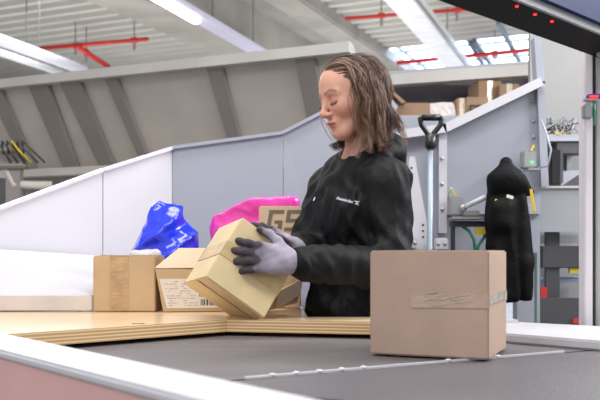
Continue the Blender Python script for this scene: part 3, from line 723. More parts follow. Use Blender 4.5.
# blue bag
bc = np.array([kx(166, 2.55), 2.56, 1.135], dtype=np.float32)
def bluef(P):
    q = P-bc; r_ = ell(q, (0, 0, 0), (.098, .085, .145)); r_ = su(r_, ell(q, (-.045, 0, -.06), (.06, .07, .075)), .05)
    r_ = su(r_, ell(q, (.035, 0, -.01), (.075, .07, .07)), .04); r_ = su(r_, ell(q, (-.005, -.01, .125), (.05, .03, .045)), .04)
    d_ = q[..., 2]*.8-q[..., 0]*.6
    r_ = r_-.016*(.4-np.abs(np.sin(d_*42+2.0*vnoise(P, 14, 2))))-.009*(.3-np.abs(vnoise(P, 40, 3)))
    return np.maximum(r_, (.983-P[..., 2]))
tag(base_origin(sdf_obj('blue_bag', bluef, bc-np.array([.15, .13, .15]), bc+np.array([.15, .13, .2]), .0045, BLUEBAG)), 'shiny crumpled bright blue plastic bag behind the boxes on the chute', 'bag')
# printed box and pink bag
c4 = Vector((kx(259, 2.42), 2.42, zc)); w4 = .122; h4 = at(0, 206, 2.42).z-zc
t, cen, R = axes_box('printed_box', 'tall pale box printed with grey angular initials beside the pink parcel', 'box', c4, Vector((w4, 0, .0)), Vector((0, .07, 0)), Vector((0, 0, h4)), CARDP)
lg = MB()
def lp(a_, b_): p = at(264+a_, 231-b_, 2.4195); return p
def poly(pts): lg.prism([lp(*p) for p in pts], (0, -.0012, 0))
# angular slanted initials
for x0_, y0_, x1_, y1_ in ((2, 17.5, 17, 21), (2, 3.5, 6, 17.5), (2, 0, 17, 3.5), (13, 3.5, 17, 10.5), (9, 7.5, 13, 10.5),
                           (20, 17.5, 36, 21), (20, 12.3, 24, 17.5), (20, 8.8, 36, 12.3), (32, 3.5, 36, 8.8), (20, 0, 36, 3.5)):
    poly([(x0_+.16*y0_, y0_), (x1_+.16*y0_, y0_), (x1_+.16*y1_, y1_), (x0_+.16*y1_, y1_)])
lg.out('printed_initials', INKG, t)
def pinkf(P):
    q = P-np.array([kx(259, 2.58), 2.59, 1.155], dtype=np.float32)
    top = .152+.06*q[..., 0]-.42*np.maximum(0, -.03-q[..., 0])
    r_ = sbox(q, (-.012, 0, -.01), (.138, .045, .18), rad=.03)
    r_ = np.maximum(r_, (q[..., 2]-top)*.9)
    return r_-.010*(.3-np.abs(vnoise(P, 22, 9)))-.006*(.3-np.abs(vnoise(P, 55, 11)))
pc = Vector((kx(259, 2.58), 2.59, 1.155))
tag(base_origin(sdf_obj('pink_parcel', pinkf, pc-Vector((.2, .09, .175)), pc+Vector((.2, .09, .21)), .005, PINK)), 'shiny pink plastic parcel standing behind the printed box', 'parcel')

# big moving box at right
bx_n = atz(489, 360, zb+.004); bl_ = atz(379.5, 358, zb+.004); br_ = atz(507, 353.5, zb+.004)
h5 = at(0, 250.5, bx_n.y).z-bx_n.z
vdir = (bl_-bx_n); vdir.z = 0; wdir = Vector((-vdir.y, vdir.x, 0)); 
if wdir.y < 0: wdir = -wdir
wdir = wdir.normalized()*.21
u5 = vdir
tilt = Matrix.Rotation(0, 3, 'X')
# rotate so that the right side face is seen
ang = math.radians(-23); Rz = Matrix.Rotation(ang, 3, 'Z'); u5 = Rz@(Vector((-.234, .0, 0))); w5 = Rz@Vector((0, .20, 0))
t, cen, R = axes_box('cardboard_box', 'large dull brown cardboard box standing on the dark belt in the right foreground', 'box', bx_n, u5, w5, Vector((0, 0, h5)), CARD2)
n5 = -w5.normalized(); ue = u5.normalized()
tp = MB()
tp.prism([bx_n+ue*.0+Vector((0, 0, h5*.47))+n5*.0006, bx_n+ue*.15+Vector((0, 0, h5*.46))+n5*.0006, bx_n+ue*.15+Vector((0, 0, h5*.58))+n5*.0006, bx_n+Vector((0, 0, h5*.60))+n5*.0006], n5*.0006)
tp.out('tape', mat('matt_tape', (188, 162, 144), .4, var=.05, scale=20, bump=.3, bscale=50, coat=.1), t)
cr = MB(); random.seed(11)
for k in range(9):
    s_ = .06+.07*random.random(); z = h5*(.47+.12*random.random()); p = bx_n+ue*s_+Vector((0, 0, z))+n5*.0016
    cr.tube([p, p+ue*(-.02)+Vector((0, 0, .004)), p+ue*(-.03)+Vector((0, 0, .006))], .0006, 5)
cr.out('tape_wrinkle', TAPEW, t)
sd = -ue; MB().prism([bx_n+Vector((0, 0, h5*.50))+sd*.0006, bx_n+w5*1.0+Vector((0, 0, h5*.50))+sd*.0006, bx_n+w5+Vector((0, 0, h5*.60))+sd*.0006, bx_n+Vector((0, 0, h5*.60))+sd*.0006], sd*.0006).out('side_tape', TAPEW, t)
MB().prism([bx_n+w5*.495+Vector((0, 0, h5+.0005)), bx_n+w5*.505+Vector((0, 0, h5+.0005)), bx_n+w5*.505+u5+Vector((0, 0, h5+.0005)), bx_n+w5*.495+u5+Vector((0, 0, h5+.0005))], (0, 0, .0006)).out('flap_seam', INKG, t)

# ---------------------------------------------------------------- held box
YH = 2.03
Apt = at(243, 217, YH+.0)
nrm = Vector((.44, -.89, .13)).normalized()
uu = Vector((-.60, 0, -.80)); uu = (uu-nrm*uu.dot(nrm)).normalized()
vv = nrm.cross(uu).normalized()
if vv.x < 0: vv = -vv
ww = -nrm
LU, LV, LW = .178, .178, .165
hb, hcen, HR = axes_box('held_box', 'tilted yellowish cardboard box held in the gloved hands of the worker', 'box', Apt, uu*LU, vv*LV, ww*LW, CARD3)
MB().prism([Apt+uu*.07+nrm*.0008, Apt+uu*.11+nrm*.0008, Apt+uu*.11+vv*LV+nrm*.0008, Apt+uu*.07+vv*LV+nrm*.0008], nrm*.0006).out('tape', mat('yellow_tape', (206, 180, 128), .4, var=.08, scale=20, bump=.3, bscale=40), hb)
MB().prism([Apt+uu*.07-vv*.0008, Apt+uu*.11-vv*.0008, Apt+uu*.11+ww*LW-vv*.0008, Apt+uu*.07+ww*LW-vv*.0008], -vv*.0006).out('tape', MATS['yellow_tape'], hb)
MB().prism([Apt+uu*(LU+.0008)+ww*.06, Apt+uu*(LU+.0008)+ww*.063, Apt+uu*(LU+.0008)+ww*.063+vv*LV, Apt+uu*(LU+.0008)+ww*.06+vv*LV], uu*.0006).out('flap_seam', INKG, hb)
def facept(px, py, off):
    d_ = Vector(((px-300)/F_PX, 1, -(py-HZ)/F_PX)); o_ = Vector((0, 0, CAM_Z)); pl0 = Apt+nrm*off
    s_ = (pl0-o_).dot(nrm)/d_.dot(nrm); return o_+d_*s_


# ================================================================ PERSON
PC = Vector((.152, 2.31, 0)); Fd = Vector((-.85, -.53, 0)).normalized(); Ld = Vector((.53, -.85, 0)).normalized()
def bw(f, l, z): return PC+Fd*f+Ld*l+Vector((0, 0, z))
RB_ = np.array([[Fd.x, Ld.x, 0], [Fd.y, Ld.y, 0], [0, 0, 1]], dtype=np.float32)   # columns = axes
person = thing('person', 'woman with brown shoulder length hair in black hoodie and grey gloves holding a box', 'person', (PC.x, PC.y, 0))
# head frame: x forward, y left, z up
HC = Vector((.152, 2.285, 1.555)); HC = at(352.5, 95, 2.27)
yaw = math.atan2(-math.sin(math.radians(26)), -math.cos(math.radians(26))); pitch = math.radians(17)
HM = Matrix.Translation(HC) @ Matrix.Rotation(yaw, 4, 'Z') @ Matrix.Rotation(pitch, 4, 'Y') @ Matrix.Rotation(math.radians(0), 4, 'X') @ Matrix.Scale(.97, 4)
HMi = np.array(HM.inverted(), dtype=np.float32)
def toh(P): return P@HMi[:3, :3].T+HMi[:3, 3]
def headf(q):
    m = q*np.array([1, 1, 1], dtype=np.float32); ay = np.abs(m[..., 1]); s_ = np.stack([m[..., 0], ay, m[..., 2]], -1)
    d = ell(s_, (-.012, 0, .023), (.090, .074, .078))
    d = su(d, ell(s_, (.028, 0, .025), (.060, .062, .070)), .03)
    d = su(d, ell(s_, (.022, 0, -.035), (.060, .055, .070)), .03)
    d = su(d, cone(s_, (-.005, .050, -.045), (.058, .018, -.092), .016, .017), .035)
    d = su(d, ell(s_, (.068, 0, -.092), (.020, .022, .018)), .022)        # chin
    d = su(d, ell(s_, (.058, .036, -.024), (.026, .024, .024)), .025)     # cheek
    d = su(d, cone(s_, (.083, .008, .020), (.070, .044, .017), .008, .007), .014)   # brow
    d = ss(d, ell(s_, (.094, .031, -.001), (.016, .017, .013)), .014)     # socket
    d = su(d, ell(s_, (.0725, .031, -.002), (.0125, .014, .0125)), .004)  # lid over eyeball
    d = su(d, cone(s_, (.084, 0, .012), (.106, 0, -.030), .0065, .0085), .012)      # nose
    d = su(d, ell(s_, (.103, 0, -.034), (.0105, .0095, .008)), .008)
    d = su(d, ell(s_, (.095, .0115, -.037), (.009, .006, .0065)), .007)
    d = ss(d, ell(s_, (.097, .007, -.044), (.005, .0035, .004)), .003)
    d = su(d, ell(s_, (.076, 0, -.062), (.016, .026, .018)), .014)        # muzzle
    d = su(d, ell(s_, (.0915, .004, -.0595), (.0065, .017, .0042)), .004)   # upper lip
    d = su(d, ell(s_, (.0895, 0, -.0685), (.0065, .015, .0050)), .004)    # lower lip
    d = ss(d, ell(s_, (.098, 0, -.0640), (.006, .022, .0013)), .003)
    d = ss(d, ell(s_, (.094, 0, -.079), (.008, .016, .006)), .008)
    ear = ell(s_, (-.008, .078, -.008), (.018, .008, .031)); d = su(d, ear, .008)
    return d
sh_l = bw(-.01, .138, 1.328); sh_r = bw(-.012, -.126, 1.325)
el_l = Vector((.243, 2.150, 1.098)); wr_l = facept(293, 262, .040)
el_r = Vector((.018, 2.345, 1.150)); wr_r = Apt+vv*(LV*1.02)-uu*.036+ww*.045
neckb = HM@Vector((-.030, 0, -.06)); neckl = bw(-.02, 0, 1.37)
def tob(P): return (P-np.array(PC, dtype=np.float32))@RB_
def torso(q, g=0):
    s_ = np.stack([q[..., 0], np.abs(q[..., 1]), q[..., 2]], -1)
    d = ell(s_, (-.010, 0, 1.26), (.090+g, .134+g, .165))
    d = su(d, ell(s_, (.0, 0, 1.08), (.088+g, .120+g, .15)), .06)
    d = su(d, ell(s_, (-.015, 0, .93), (.095+g, .142+g, .11)), .06)
    d = su(d, cone(s_, (-.02, .03, 1.372), (-.005, .128, 1.325), .040+g, .045+g), .04)
    d = su(d, ell(s_, (.056, .062, 1.235), (.048+g*.6, .056, .055)), .05)
    return d
def arm(P, a, b, c, r1, r2, r3, r4, k=.02):
    return su(cone(P, a, b, r1, r2), cone(P, b, c, r3, r4), k)
def hand(P, wr, a, b, n, grow=0, curl=0.0, flip=1, thumb_out=.9):
    """a toward fingers, b toward thumb, n out of the back of the hand (numpy vectors)"""
    wr = np.array(wr); a = np.array(a); b = np.array(b); n = np.array(n); d = None
    g = grow
    kn = []
    for (bo, ao, sp, Ls, rr) in ((.027, .086, .16, (.030, .023, .018), .0088), (.0085, .090, .03, (.034, .026, .019), .0090), (-.0100, .085, -.09, (.031, .024, .018), .0086), (-.0265, .077, -.22, (.024, .018, .016), .0078)):
        k0 = wr+a*ao+b*bo+n*.006
        e = cone(P, wr+a*.008+b*bo*.45, k0, .0165+g, .0115+g); d = e if d is None else su(d, e, .012)
        dirv = a*math.cos(sp)+b*math.sin(sp); p = k0; ang_ = .12
        for L_, r0, r1 in zip(Ls, (rr, rr*.94, rr*.86), (rr*.95, rr*.87, rr*.78)):
            dv = dirv*math.cos(ang_)-n*math.sin(ang_); q = p+dv*L_; d = su(d, cone(P, p, q, r0+g, r1+g), .004); p = q; ang_ += curl
    # palm heel and thumb
    d = su(d, ell(P, wr+a*.045-n*.004, (.045+g, .034+g, .014+g), np.stack([a, b, n], 1)), .012)
    t0 = wr+a*.022+b*.022-n*.004; t1 = t0+(a*.55+b*thumb_out*.8-n*.05)*.036; t2 = t1+(a*.75+b*thumb_out*.6-n*.15)*.031; t3 = t2+(a*.9+b*.35-n*.2)*.024
    d = su(d, cone(P, t0, t1, .0155+g, .0115+g), .012); d = su(d, cone(P, t1, t2, .0108+g, .0098+g), .004); d = su(d, cone(P, t2, t3, .0098+g, .0080+g), .004)
    return d
# left hand lies flat on the face toward the camera
kn_l = facept(262, 258, .022); la = (kn_l-wr_l).normalized(); ln = nrm.copy(); ln = (ln-la*ln.dot(la)).normalized(); lb = la.cross(ln).normalized()
if lb.z < 0: lb = -lb
# right hand lies on the upper right face, fingers toward the far-left
rn_ = -uu; ra_ = (-vv*.93+ww*.18-uu*-.12).normalized(); rn_ = (rn_-ra_*rn_.dot(ra_)).normalized(); rb_ = ra_.cross(rn_).normalized()
if rb_.dot(nrm) < 0: rb_ = -rb_
HL = (wr_l, la, lb, ln, .34); HRt = (wr_r, ra_, rb_, rn_, .30)
def handL(P, g=0): return hand(P, HL[0], HL[1], HL[2], HL[3], g, HL[4])
def handR(P, g=0): return hand(P, HRt[0], HRt[1], HRt[2], HRt[3], g, HRt[4], thumb_out=.6)
hipL = bw(-.01, .085, .88); hipR = bw(-.01, -.085, .88)
knL = bw(.02, .10, .48); knR = bw(.02, -.10, .48); anL = bw(-.03, .105, .09); anR = bw(-.03, -.105, .09)
def legs(P, g):
    d = None
    for h_, k_, a_ in ((hipL, knL, anL), (hipR, knR, anR)):
        e = su(cone(P, h_, k_, .078+g, .052+g), cone(P, k_, a_, .052+g, .036+g), .03); d = e if d is None else np.minimum(d, e)
    return d
def feet(P, g):
    d = None
    for a_ in (anL, anR):
        t1 = a_+Fd*.13+Vector((0, 0, -.055)); hl = a_-Fd*.035+Vector((0, 0, -.055))
        e = su(cone(P, hl, t1, .030+g, .028+g), cone(P, a_, a_+Fd*.05+Vector((0, 0, -.04)), .034+g, .030+g), .03)
        d = e if d is None else np.minimum(d, e)
    return d
def bodyf(P):
    d = headf(toh(P))*.97
    d = su(d, cone(P, neckb, neckl, .049, .052), .025)
    d = su(d, torso(tob(P), -.022), .03)
    d = su(d, arm(P, sh_l, el_l, wr_l, .034, .028, .028, .021), .01)
    d = su(d, arm(P, sh_r, el_r, wr_r, .034, .028, .028, .021), .01)
    d = su(d, legs(P, 0), .03); d = np.minimum(d, feet(P, 0)); d = su(d, handL(P, -.002), .008); d = su(d, handR(P, -.002), .008)
    return d
SK = np.array(lin((216, 164, 141))[:3]); LIPC = np.array(lin((190, 104, 98))[:3]); BROW = np.array(lin((92, 62, 46))[:3]); CHK = np.array(lin((212, 142, 124))[:3])
def skincol(P):
    q = toh(P.astype(np.float32)); col = np.tile(SK, (len(P), 1)); ay = np.abs(q[:, 1])
    def mixin(c, w_):
        nonlocal col; w_ = np.clip(w_, 0, 1)[:, None]; col = col*(1-w_)+c*w_
    mixin(CHK, .7*np.exp(-(((q[:, 0]-.07)/.03)**2+((ay-.04)/.02)**2+((q[:, 2]+.03)/.022)**2)))
    mixin(CHK, .8*np.exp(-(((q[:, 0]-.106)/.012)**2+(ay/.014)**2+((q[:, 2]+.034)/.012)**2)))
    lip = np.exp(-(((ay)/.019)**4+((q[:, 2]+.064)/.0085)**4))*(q[:, 0] > .075); mixin(LIPC, .85*lip)
    dark = np.exp(-((ay/.019)**4+((q[:, 2]+.0642)/.0014)**2))*(q[:, 0] > .075); mixin(LIPC*.35, .8*dark)
    # eyebrow
    t_ = np.clip((ay-.012)/.036, 0, 1); zc_ = .0185+.010*np.sin(t_*2.6)-.004*t_; br = np.exp(-((q[:, 2]-zc_)/.0032)**2)*(ay > .011)*(ay < .05)*(q[:, 0] > .04); mixin(BROW, .75*br)
    # upper lid shade colour and lash line
    er = np.exp(-(((ay-.031)/.016)**4+((q[:, 2]-.004)/.010)**4))*(q[:, 0] > .05); mixin(CHK*.82, .5*er)
    zl = -.0075-.004*(1-((ay-.031)/.015)**2); la_ = np.exp(-((q[:, 2]-zl)/.0018)**2)*(np.abs(ay-.031) < .0155)*(q[:, 0] > .05); mixin(np.array([.02, .012, .01]), .95*la_)
    return col
SKIN = attr_mat('skin', .48, sss=.12, bump=.1)
# full body at modest resolution, head at fine resolution, merged into one mesh
def cut_lo(P): return bodyf(P)
v1, f1 = surface_nets(bodyf, (-.30, 1.85, 0.0), (.46, 2.62, 1.44), .009)
v2, f2 = surface_nets(bodyf, (.0, 2.08, 1.40), (.34, 2.50, 1.74), .0026)
v = np.concatenate([v1, v2]); f = np.concatenate([f1, f2+len(v1)])
me = bpy.data.meshes.new('body'); me.from_pydata((v-np.array(person.location)).tolist(), [], f.tolist()); me.update()
ca = me.color_attributes.new('Col', 'FLOAT_COLOR', 'POINT'); cc = skincol(v); ca.data.foreach_set('color', np.concatenate([cc, np.ones((len(cc), 1))], 1).astype(np.float32).ravel())
body = link('body', me, SKIN, person, True)
# eyelashes for both eyes
for sy in (-1, 1):
    lm = MB()
    for k in range(13):
        yy = .031+(-.013+.026*k/12); zz = -.0075-.004*(1-((yy-.031)/.015)**2); xx = .0845-.30*(yy-.031)**2/.015
        p = HM@Vector((xx-.001, sy*yy, zz)); q = HM@Vector((xx+.007, sy*(yy+.12*(yy-.029)), zz-.0035)); lm.tube([p, q], [.0007, .0003], 4)
    lm.out('eyelashes', mat('lash', (20, 14, 12), .7), person)

# hoodie
cuff_l = wr_l.lerp(el_l, .10); cuff_r = wr_r.lerp(el_r, .12)
def hoodf(P, raw=False):
    q = tob(P); s_ = np.stack([q[..., 0], np.abs(q[..., 1]), q[..., 2]], -1)
    d = torso(q, .016)
    hem = np.clip((q[..., 2]-.93)/.10, 0, 1)
    d = su(d, ell(q, (.005, 0, .985), (.110, .142, .075)), .04)
    d = su(d, arm(P, sh_l, el_l, cuff_l, .060, .052, .053, .036), .035)
    d = su(d, arm(P, sh_r, el_r, cuff_r, .058, .050, .050, .036), .035)
    if raw: return d
    # folds
    Pa = P*np.array([1, 1, .42], dtype=np.float32); rdg = lambda v_: .32-np.abs(v_)
    f_ = -.021*rdg(vnoise(Pa+P[..., 2:3]*np.array([.35, .1, 0], dtype=np.float32), 30, 21))*np.clip((1.40-P[..., 2])/.1, 0, 1)-.009*rdg(vnoise(Pa, 62, 22))
    # gathers at inner elbow and along forearm
    dl = vlen(P-np.array(el_l, dtype=np.float32)); f_ = f_+.0055*np.exp(-(dl/.10)**2)*np.sin((P@np.array([.75, .1, .65], dtype=np.float32))*150+1.5*vnoise(P, 14, 4))
    f_ = f_+.003*vnoise(P, 22, 31)
    # vertical drape on the front
    f_ = f_+.004*np.sin(q[..., 1]*48+3*q[..., 2]+1.5*vnoise(P, 7, 41))*np.clip((1.30-q[..., 2])/.1, 0, 1)*np.clip(q[..., 0]/.08, 0, 1)
    d = d+f_
    # hood roll and hanging hood
    col = None
    n_ = 20
    pts = []
    for i in range(n_+1):
        a_ = 2*math.pi*i/n_; x = math.cos(a_); y = math.sin(a_)
        pts.append((-.025+.078*x, .080*y, 1.405-.040*x-(.030*max(0, x)**3)))
    for a_, b_ in zip(pts, pts[1:]):
        r_ = .029+.008*max(0, -a_[0]*8)
        e = cone(q, a_, b_, r_, r_); col = e if col is None else su(col, e, .01)
    hd = ell(q, (-.100, 0, 1.370), (.045, .092, .078)); hd = su(hd, ell(q, (-.085, 0, 1.415), (.045, .080, .045)), .04)
    col = su(col, hd, .03)+.004*vnoise(P, 40, 51)+.003*np.sin(q[..., 1]*60+q[..., 2]*70)
    d = su(d, col, .012)
    # neck opening
    nk = cone(P, neckb, bw(-.005, 0, 1.36), .053, .055); d = ss(d, nk, .006)
    d = np.maximum(d, .925-P[..., 2])
    return d
def cutarm(P, d):
    for w_, c_ in ((wr_l, cuff_l), (wr_r, cuff_r)):
        ax_ = np.array((c_-w_).normalized(), dtype=np.float32); t_ = (P-np.array(w_+(c_-w_)*.15, dtype=np.float32))@ax_
        near = vlen(P-np.array(w_, dtype=np.float32)) < .062
        d = np.where(near, np.maximum(d, -t_), d)
    return d
def hoodie_fn(P): return cutarm(P, hoodf(P))
hoodie = sdf_obj('hoodie', hoodie_fn, (-.16, 1.86, .90), (.46, 2.64, 1.52), .0048, FABK, person)
# ribbed hem and cuffs
def ring_band(c0, c1, r0, r1, name, m, par):
    a_ = (c1-c0).normalized(); u_ = a_.orthogonal().normalized(); v_ = a_.cross(u_); b_ = MB(); n_ = 64; rings = []
    for s_, dr in ((0, -.004), (.05, 0), (.5, .001), (.95, 0), (1, -.004)):
        c_ = c0.lerp(c1, s_); r_ = r0+(r1-r0)*s_+dr
        rings.append([b_.bm.verts.new(c_+(u_*math.cos(2*math.pi*k/n_)+v_*math.sin(2*math.pi*k/n_))*(r_+.0012*math.cos(k*math.pi))) for k in range(n_)])
    for x, y in zip(rings, rings[1:]):
        for k in range(n_): b_.bm.faces.new((x[k], x[(k+1) % n_], y[(k+1) % n_], y[k]))
    b_.bm.faces.new(rings[0][::-1]); b_.bm.faces.new(rings[-1]); return b_.out(name, m, par, True)
ring_band(wr_l.lerp(el_l, -.0), wr_l.lerp(el_l, .20), .0335, .037, 'cuff', FABK, hoodie)
ring_band(wr_r.lerp(el_r, -.0), wr_r.lerp(el_r, .22), .0315, .036, 'cuff', FABK, hoodie)
# gloves: pale knit backs, dark coated fingers and palm
GP = np.array(lin((164, 155, 170))[:3]); GD = np.array(lin((70, 64, 70))[:3])
def glovecol(hp):
    wr, a, b, n, _ = hp; wr = np.array(wr); a = np.array(a); b = np.array(b); n = np.array(n)
    def fn(P):
        q = P-wr; ta = q@a; tn = q@n; tb_ = q@b
        w_ = np.clip((ta-.082-.008*np.sin(tb_*160))/.010, 0, 1); w_ = np.maximum(w_, np.clip((-.002-tn)/.006, 0, 1)*np.clip((ta-.02)/.02, 0, 1))
        w_ = np.maximum(w_, .55*np.clip((ta-.055)/.03, 0, 1))
        return GP*(1-w_[:, None])+GD*w_[:, None]
    return fn
GLOVE = attr_mat('glove_knit', .8, bump=.8, bscale=500)
for hp, fn, ell_ in ((HL, handL, el_l), (HRt, handR, el_r)):
    wr = Vector(hp[0]); back = (Vector(ell_)-wr).normalized()
    def gf(P, fn=fn, wr=wr, back=back):
        return np.maximum(su(fn(P, .0012), cone(P, wr+back*.03, wr+Vector(hp[1])*.02, .029, .025), .012)+.0012*vnoise(P, 130, 61), (P-np.array(wr+back*.03, dtype=np.float32))@np.array(back, dtype=np.float32))
    c_ = wr+Vector(hp[1])*.07
    sdf_obj('glove', gf, c_-Vector((.14, .14, .14)), c_+Vector((.14, .14, .14)), .0026, GLOVE, person, colfn=glovecol(hp))
sdf_obj('trousers', lambda P: np.maximum(su(legs(P, .014), ell(tob(P), (-.01, 0, .90), (.118, .168, .12)), .03)+.004*vnoise(P, 22, 71), np.maximum(P[..., 2]-.955, .06-P[..., 2])), (-.2, 2.0, .03), (.5, 2.62, .98), .009, TROU, person)
for a_ in (anL, anR):
    def sf_(P, a_=a_):
        t1 = a_+Fd*.145+Vector((0, 0, -.052)); hl = a_-Fd*.04+Vector((0, 0, -.050)); d = su(cone(P, hl, t1, .042, .038), cone(P, a_, a_+Fd*.06+Vector((0, 0, -.04)), .045, .038), .03); return np.maximum(d, .001-P[..., 2])
    sdf_obj('shoe', sf_, (a_.x-.24, a_.y-.24, -.01), (a_.x+.14, a_.y+.14, .16), .007, SHOE, person)

# ---- hair
def hair_ok(q):
    x, y, z = q.T; lim = .011+(z+.02)*.54; lim = np.where(z < -.02, -.012, lim)
    return (x < lim) & (z > -.075)
def coll(P):   # distance used for draping (head + hoodie)
    return np.minimum(headf(toh(P))*.97, hoodf(P, True)-.012)
def grad(fn, P, e=.003):
    g = np.stack([fn(P+np.eye(3, dtype=np.float32)[i]*e)-fn(P-np.eye(3, dtype=np.float32)[i]*e) for i in range(3)], -1); return g/np.maximum(vlen(g)[..., None], 1e-6)
NS = 6000
q = rng.normal(size=(NS*4, 3)); q /= np.linalg.norm(q, axis=1)[:, None]
q = q*np.array([.097, .078, .087])+np.array([-.016, 0, .032]); q = q[hair_ok(q)][:NS].astype(np.float32)
for _ in range(3): q = q-grad(headf, q)*(headf(q)[:, None])
nclump = 150; cidx = rng.integers(0, len(q), nclump); cq = q[cidx]
own = np.argmin(((q[:, None]-cq[None])**2).sum(-1), 1)
HMn = np.array(HM, dtype=np.float32)
W = q@HMn[:3, :3].T+HMn[:3, 3]
Rh = HMn[:3, :3]/.97
sgn = np.where(q[:, 1]+.006 > 0, 1, -1)
front = np.clip((q[:, 0]+.02)/.08, 0, 1)
dl = np.stack([-.9-.0*front, sgn*(.55+.35*front), .25*front-.1], -1); dl /= np.linalg.norm(dl, axis=1)[:, None]
Dv = (dl@Rh.T).astype(np.float32)
# a few loose locks in front of the far shoulder
layer = rng.uniform(.002, .019, len(q)).astype(np.float32)
steps = 42; st = .0078
length = (rng.uniform(.74, 1.06, nclump)[own]*rng.uniform(.85, 1.0, len(q)))*np.where(q[:, 2] < .0, .62, 1)*np.clip(.78+.9*(q[:, 2]), .7, .92)*(1+.45*np.clip((q[:, 0]-.015)/.03, 0, 1))
tot = (steps*length).astype(int)
ph = rng.uniform(0, 6.28, nclump)[own]+rng.normal(size=len(q))*.35; frq = rng.uniform(55, 95, nclump)[own]; amp = rng.uniform(.004, .014, nclump)[own]
side = rng.normal(size=(nclump, 3))[own]; side[:, 2] *= .2; side /= np.linalg.norm(side, axis=1)[:, None]
path = [W.copy()]; P = W.copy()
fr_loose = rng.random(nclump)[own] < .3
back_w = (np.array([-1, 0, 0], dtype=np.float32)@Rh.T)
for k in range(steps):
    s_ = k/steps
    g_ = np.array([0, 0, -1], dtype=np.float32)
    gw = .08+.20*min(1, s_*2.8)
    Dv = Dv*(1-gw)+g_*gw+(back_w*(.065*(1-s_)**3+.035*(s_ > .55)))[None]
    Dv /= np.linalg.norm(Dv, axis=1)[:, None]
    stepv = Dv*st
    P = P+stepv.astype(np.float32)
    # clump pull
    cen_ = P[cidx][own]; P = P+(cen_-P)*(.010+.07*s_)
    off = (layer*min(1, .25+s_*2.2))
    d_ = coll(P); m_ = d_ < off
    if m_.any(): P[m_] += grad(coll, P[m_])*(off[m_]-d_[m_])[:, None]
    qz = toh(P); dh_ = headf(qz)*.97; m3 = (dh_ > off+.001) & (qz[:, 2] > -.05) & (dh_ < .06)
    if m3.any() and s_ < .6: P[m3] -= grad(coll, P[m3])*((dh_-off)[m3]*.4)[:, None]
    path.append(P.copy())
path = np.stack(path, 1)     # N, K, 3
kk = np.arange(steps+1)[None]*st
wave = (amp[:, None]*np.clip(kk/.20, 0, 1)**1.3*np.sin(frq[:, None]*kk+ph[:, None]))[..., None]*side[:, None]
jit = rng.normal(size=(len(q), 1, 3))*.0022*np.clip(kk/.1, 0, 1)[..., None]+rng.normal(size=(len(q), 1, 3))*.0007
path = path+wave+jit
HCOL = [np.array(lin(c)[:3]) for c in ((80, 54, 42), (104, 76, 60), (52, 34, 27), (132, 102, 84), (90, 64, 50))]
def strands_mesh(paths, tots, cols, r=.0011):
    V = []; Fc = []; Cc = []; base = 0
    for i in range(len(paths)):
        p = paths[i][:tots[i]+1:2]; n_ = len(p)
        if n_ < 3: continue
        t_ = np.gradient(p, axis=0); t_ /= np.maximum(np.linalg.norm(t_, axis=1)[:, None], 1e-6)
        u_ = np.cross(t_, np.array([.3, .9, .2])); u_ /= np.maximum(np.linalg.norm(u_, axis=1)[:, None], 1e-6); w_ = np.cross(t_, u_)
        rr_ = r*np.linspace(1, .25, n_)[:, None]
        ring = np.stack([p+(u_*math.cos(a)+w_*math.sin(a))*rr_ for a in (0, 2.09, 4.19)], 1).reshape(-1, 3)
        V.append(ring); k_ = np.arange(n_-1)[:, None]*3+base
        for j in range(3):
            j2 = (j+1) % 3; Fc.append(np.concatenate([k_+j, k_+j2, k_+3+j2, k_+3+j], 1))
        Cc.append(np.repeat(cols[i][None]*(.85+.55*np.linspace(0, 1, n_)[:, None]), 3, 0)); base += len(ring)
    return np.concatenate(V), np.concatenate(Fc), np.concatenate(Cc)
ccol = rng.integers(0, len(HCOL), nclump)[own]; cols = np.array([HCOL[c] for c in ccol])*rng.uniform(.75, 1.25, (len(q), 1))
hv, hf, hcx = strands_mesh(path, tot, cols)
# cap beneath
def capf(qh):
    d = ell(qh, (-.014, 0, .024), (.0935, .079, .0820)); x = qh[..., 0]; z = qh[..., 2]
    lim = -.002+(z+.02)*.52; d = np.maximum(d, (x-lim)*.9); d = np.maximum(d, -.085-z); return d
cv, cf = surface_nets(capf, (-.13, -.1, -.1), (.12, .1, .14), .004)
cv = cv@HMn[:3, :3].T+HMn[:3, 3]
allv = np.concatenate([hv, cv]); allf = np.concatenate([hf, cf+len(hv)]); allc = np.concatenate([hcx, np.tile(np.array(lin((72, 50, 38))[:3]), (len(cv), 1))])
me = bpy.data.meshes.new('hair'); me.from_pydata((allv-np.array(person.location)).tolist(), [], allf.tolist()); me.update()
ca = me.color_attributes.new('Col', 'FLOAT_COLOR', 'POINT'); ca.data.foreach_set('color', np.concatenate([allc, np.ones((len(allc), 1))], 1).astype(np.float32).ravel())
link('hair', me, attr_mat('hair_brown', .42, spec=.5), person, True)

# ---- printing on the hoodie chest: words and a horn emblem, laid on the cloth
def project_on_hoodie(o, org, ex_, ez_, off=.0022):
    """lay a flat mesh (xy) on the hoodie by walking along its distance field"""
    me = o.data; n_ = len(me.vertices); co = np.array([v.co[:] for v in me.vertices], dtype=np.float32)
    Pw = np.array(org, dtype=np.float32)+co[:, :1]*np.array(ex_, dtype=np.float32)+co[:, 1:2]*np.array(ez_, dtype=np.float32)
    view = np.array([0, -1, 0], dtype=np.float32); outn = np.array(Vector(ex_).cross(Vector(ez_)).normalized(), dtype=np.float32)
    if outn[1] > 0: outn = -outn
    Pw = Pw+outn*.08
    for _ in range(40): Pw = Pw-outn*((hoodf(Pw)-off)*.7)[:, None]
    for i in range(n_): me.vertices[i].co = Vector(Pw[i].tolist())-person.location
ex_ = (Fd*-.35+Ld*.94); ex_ = Vector((ex_.x, ex_.y, 0)).normalized()
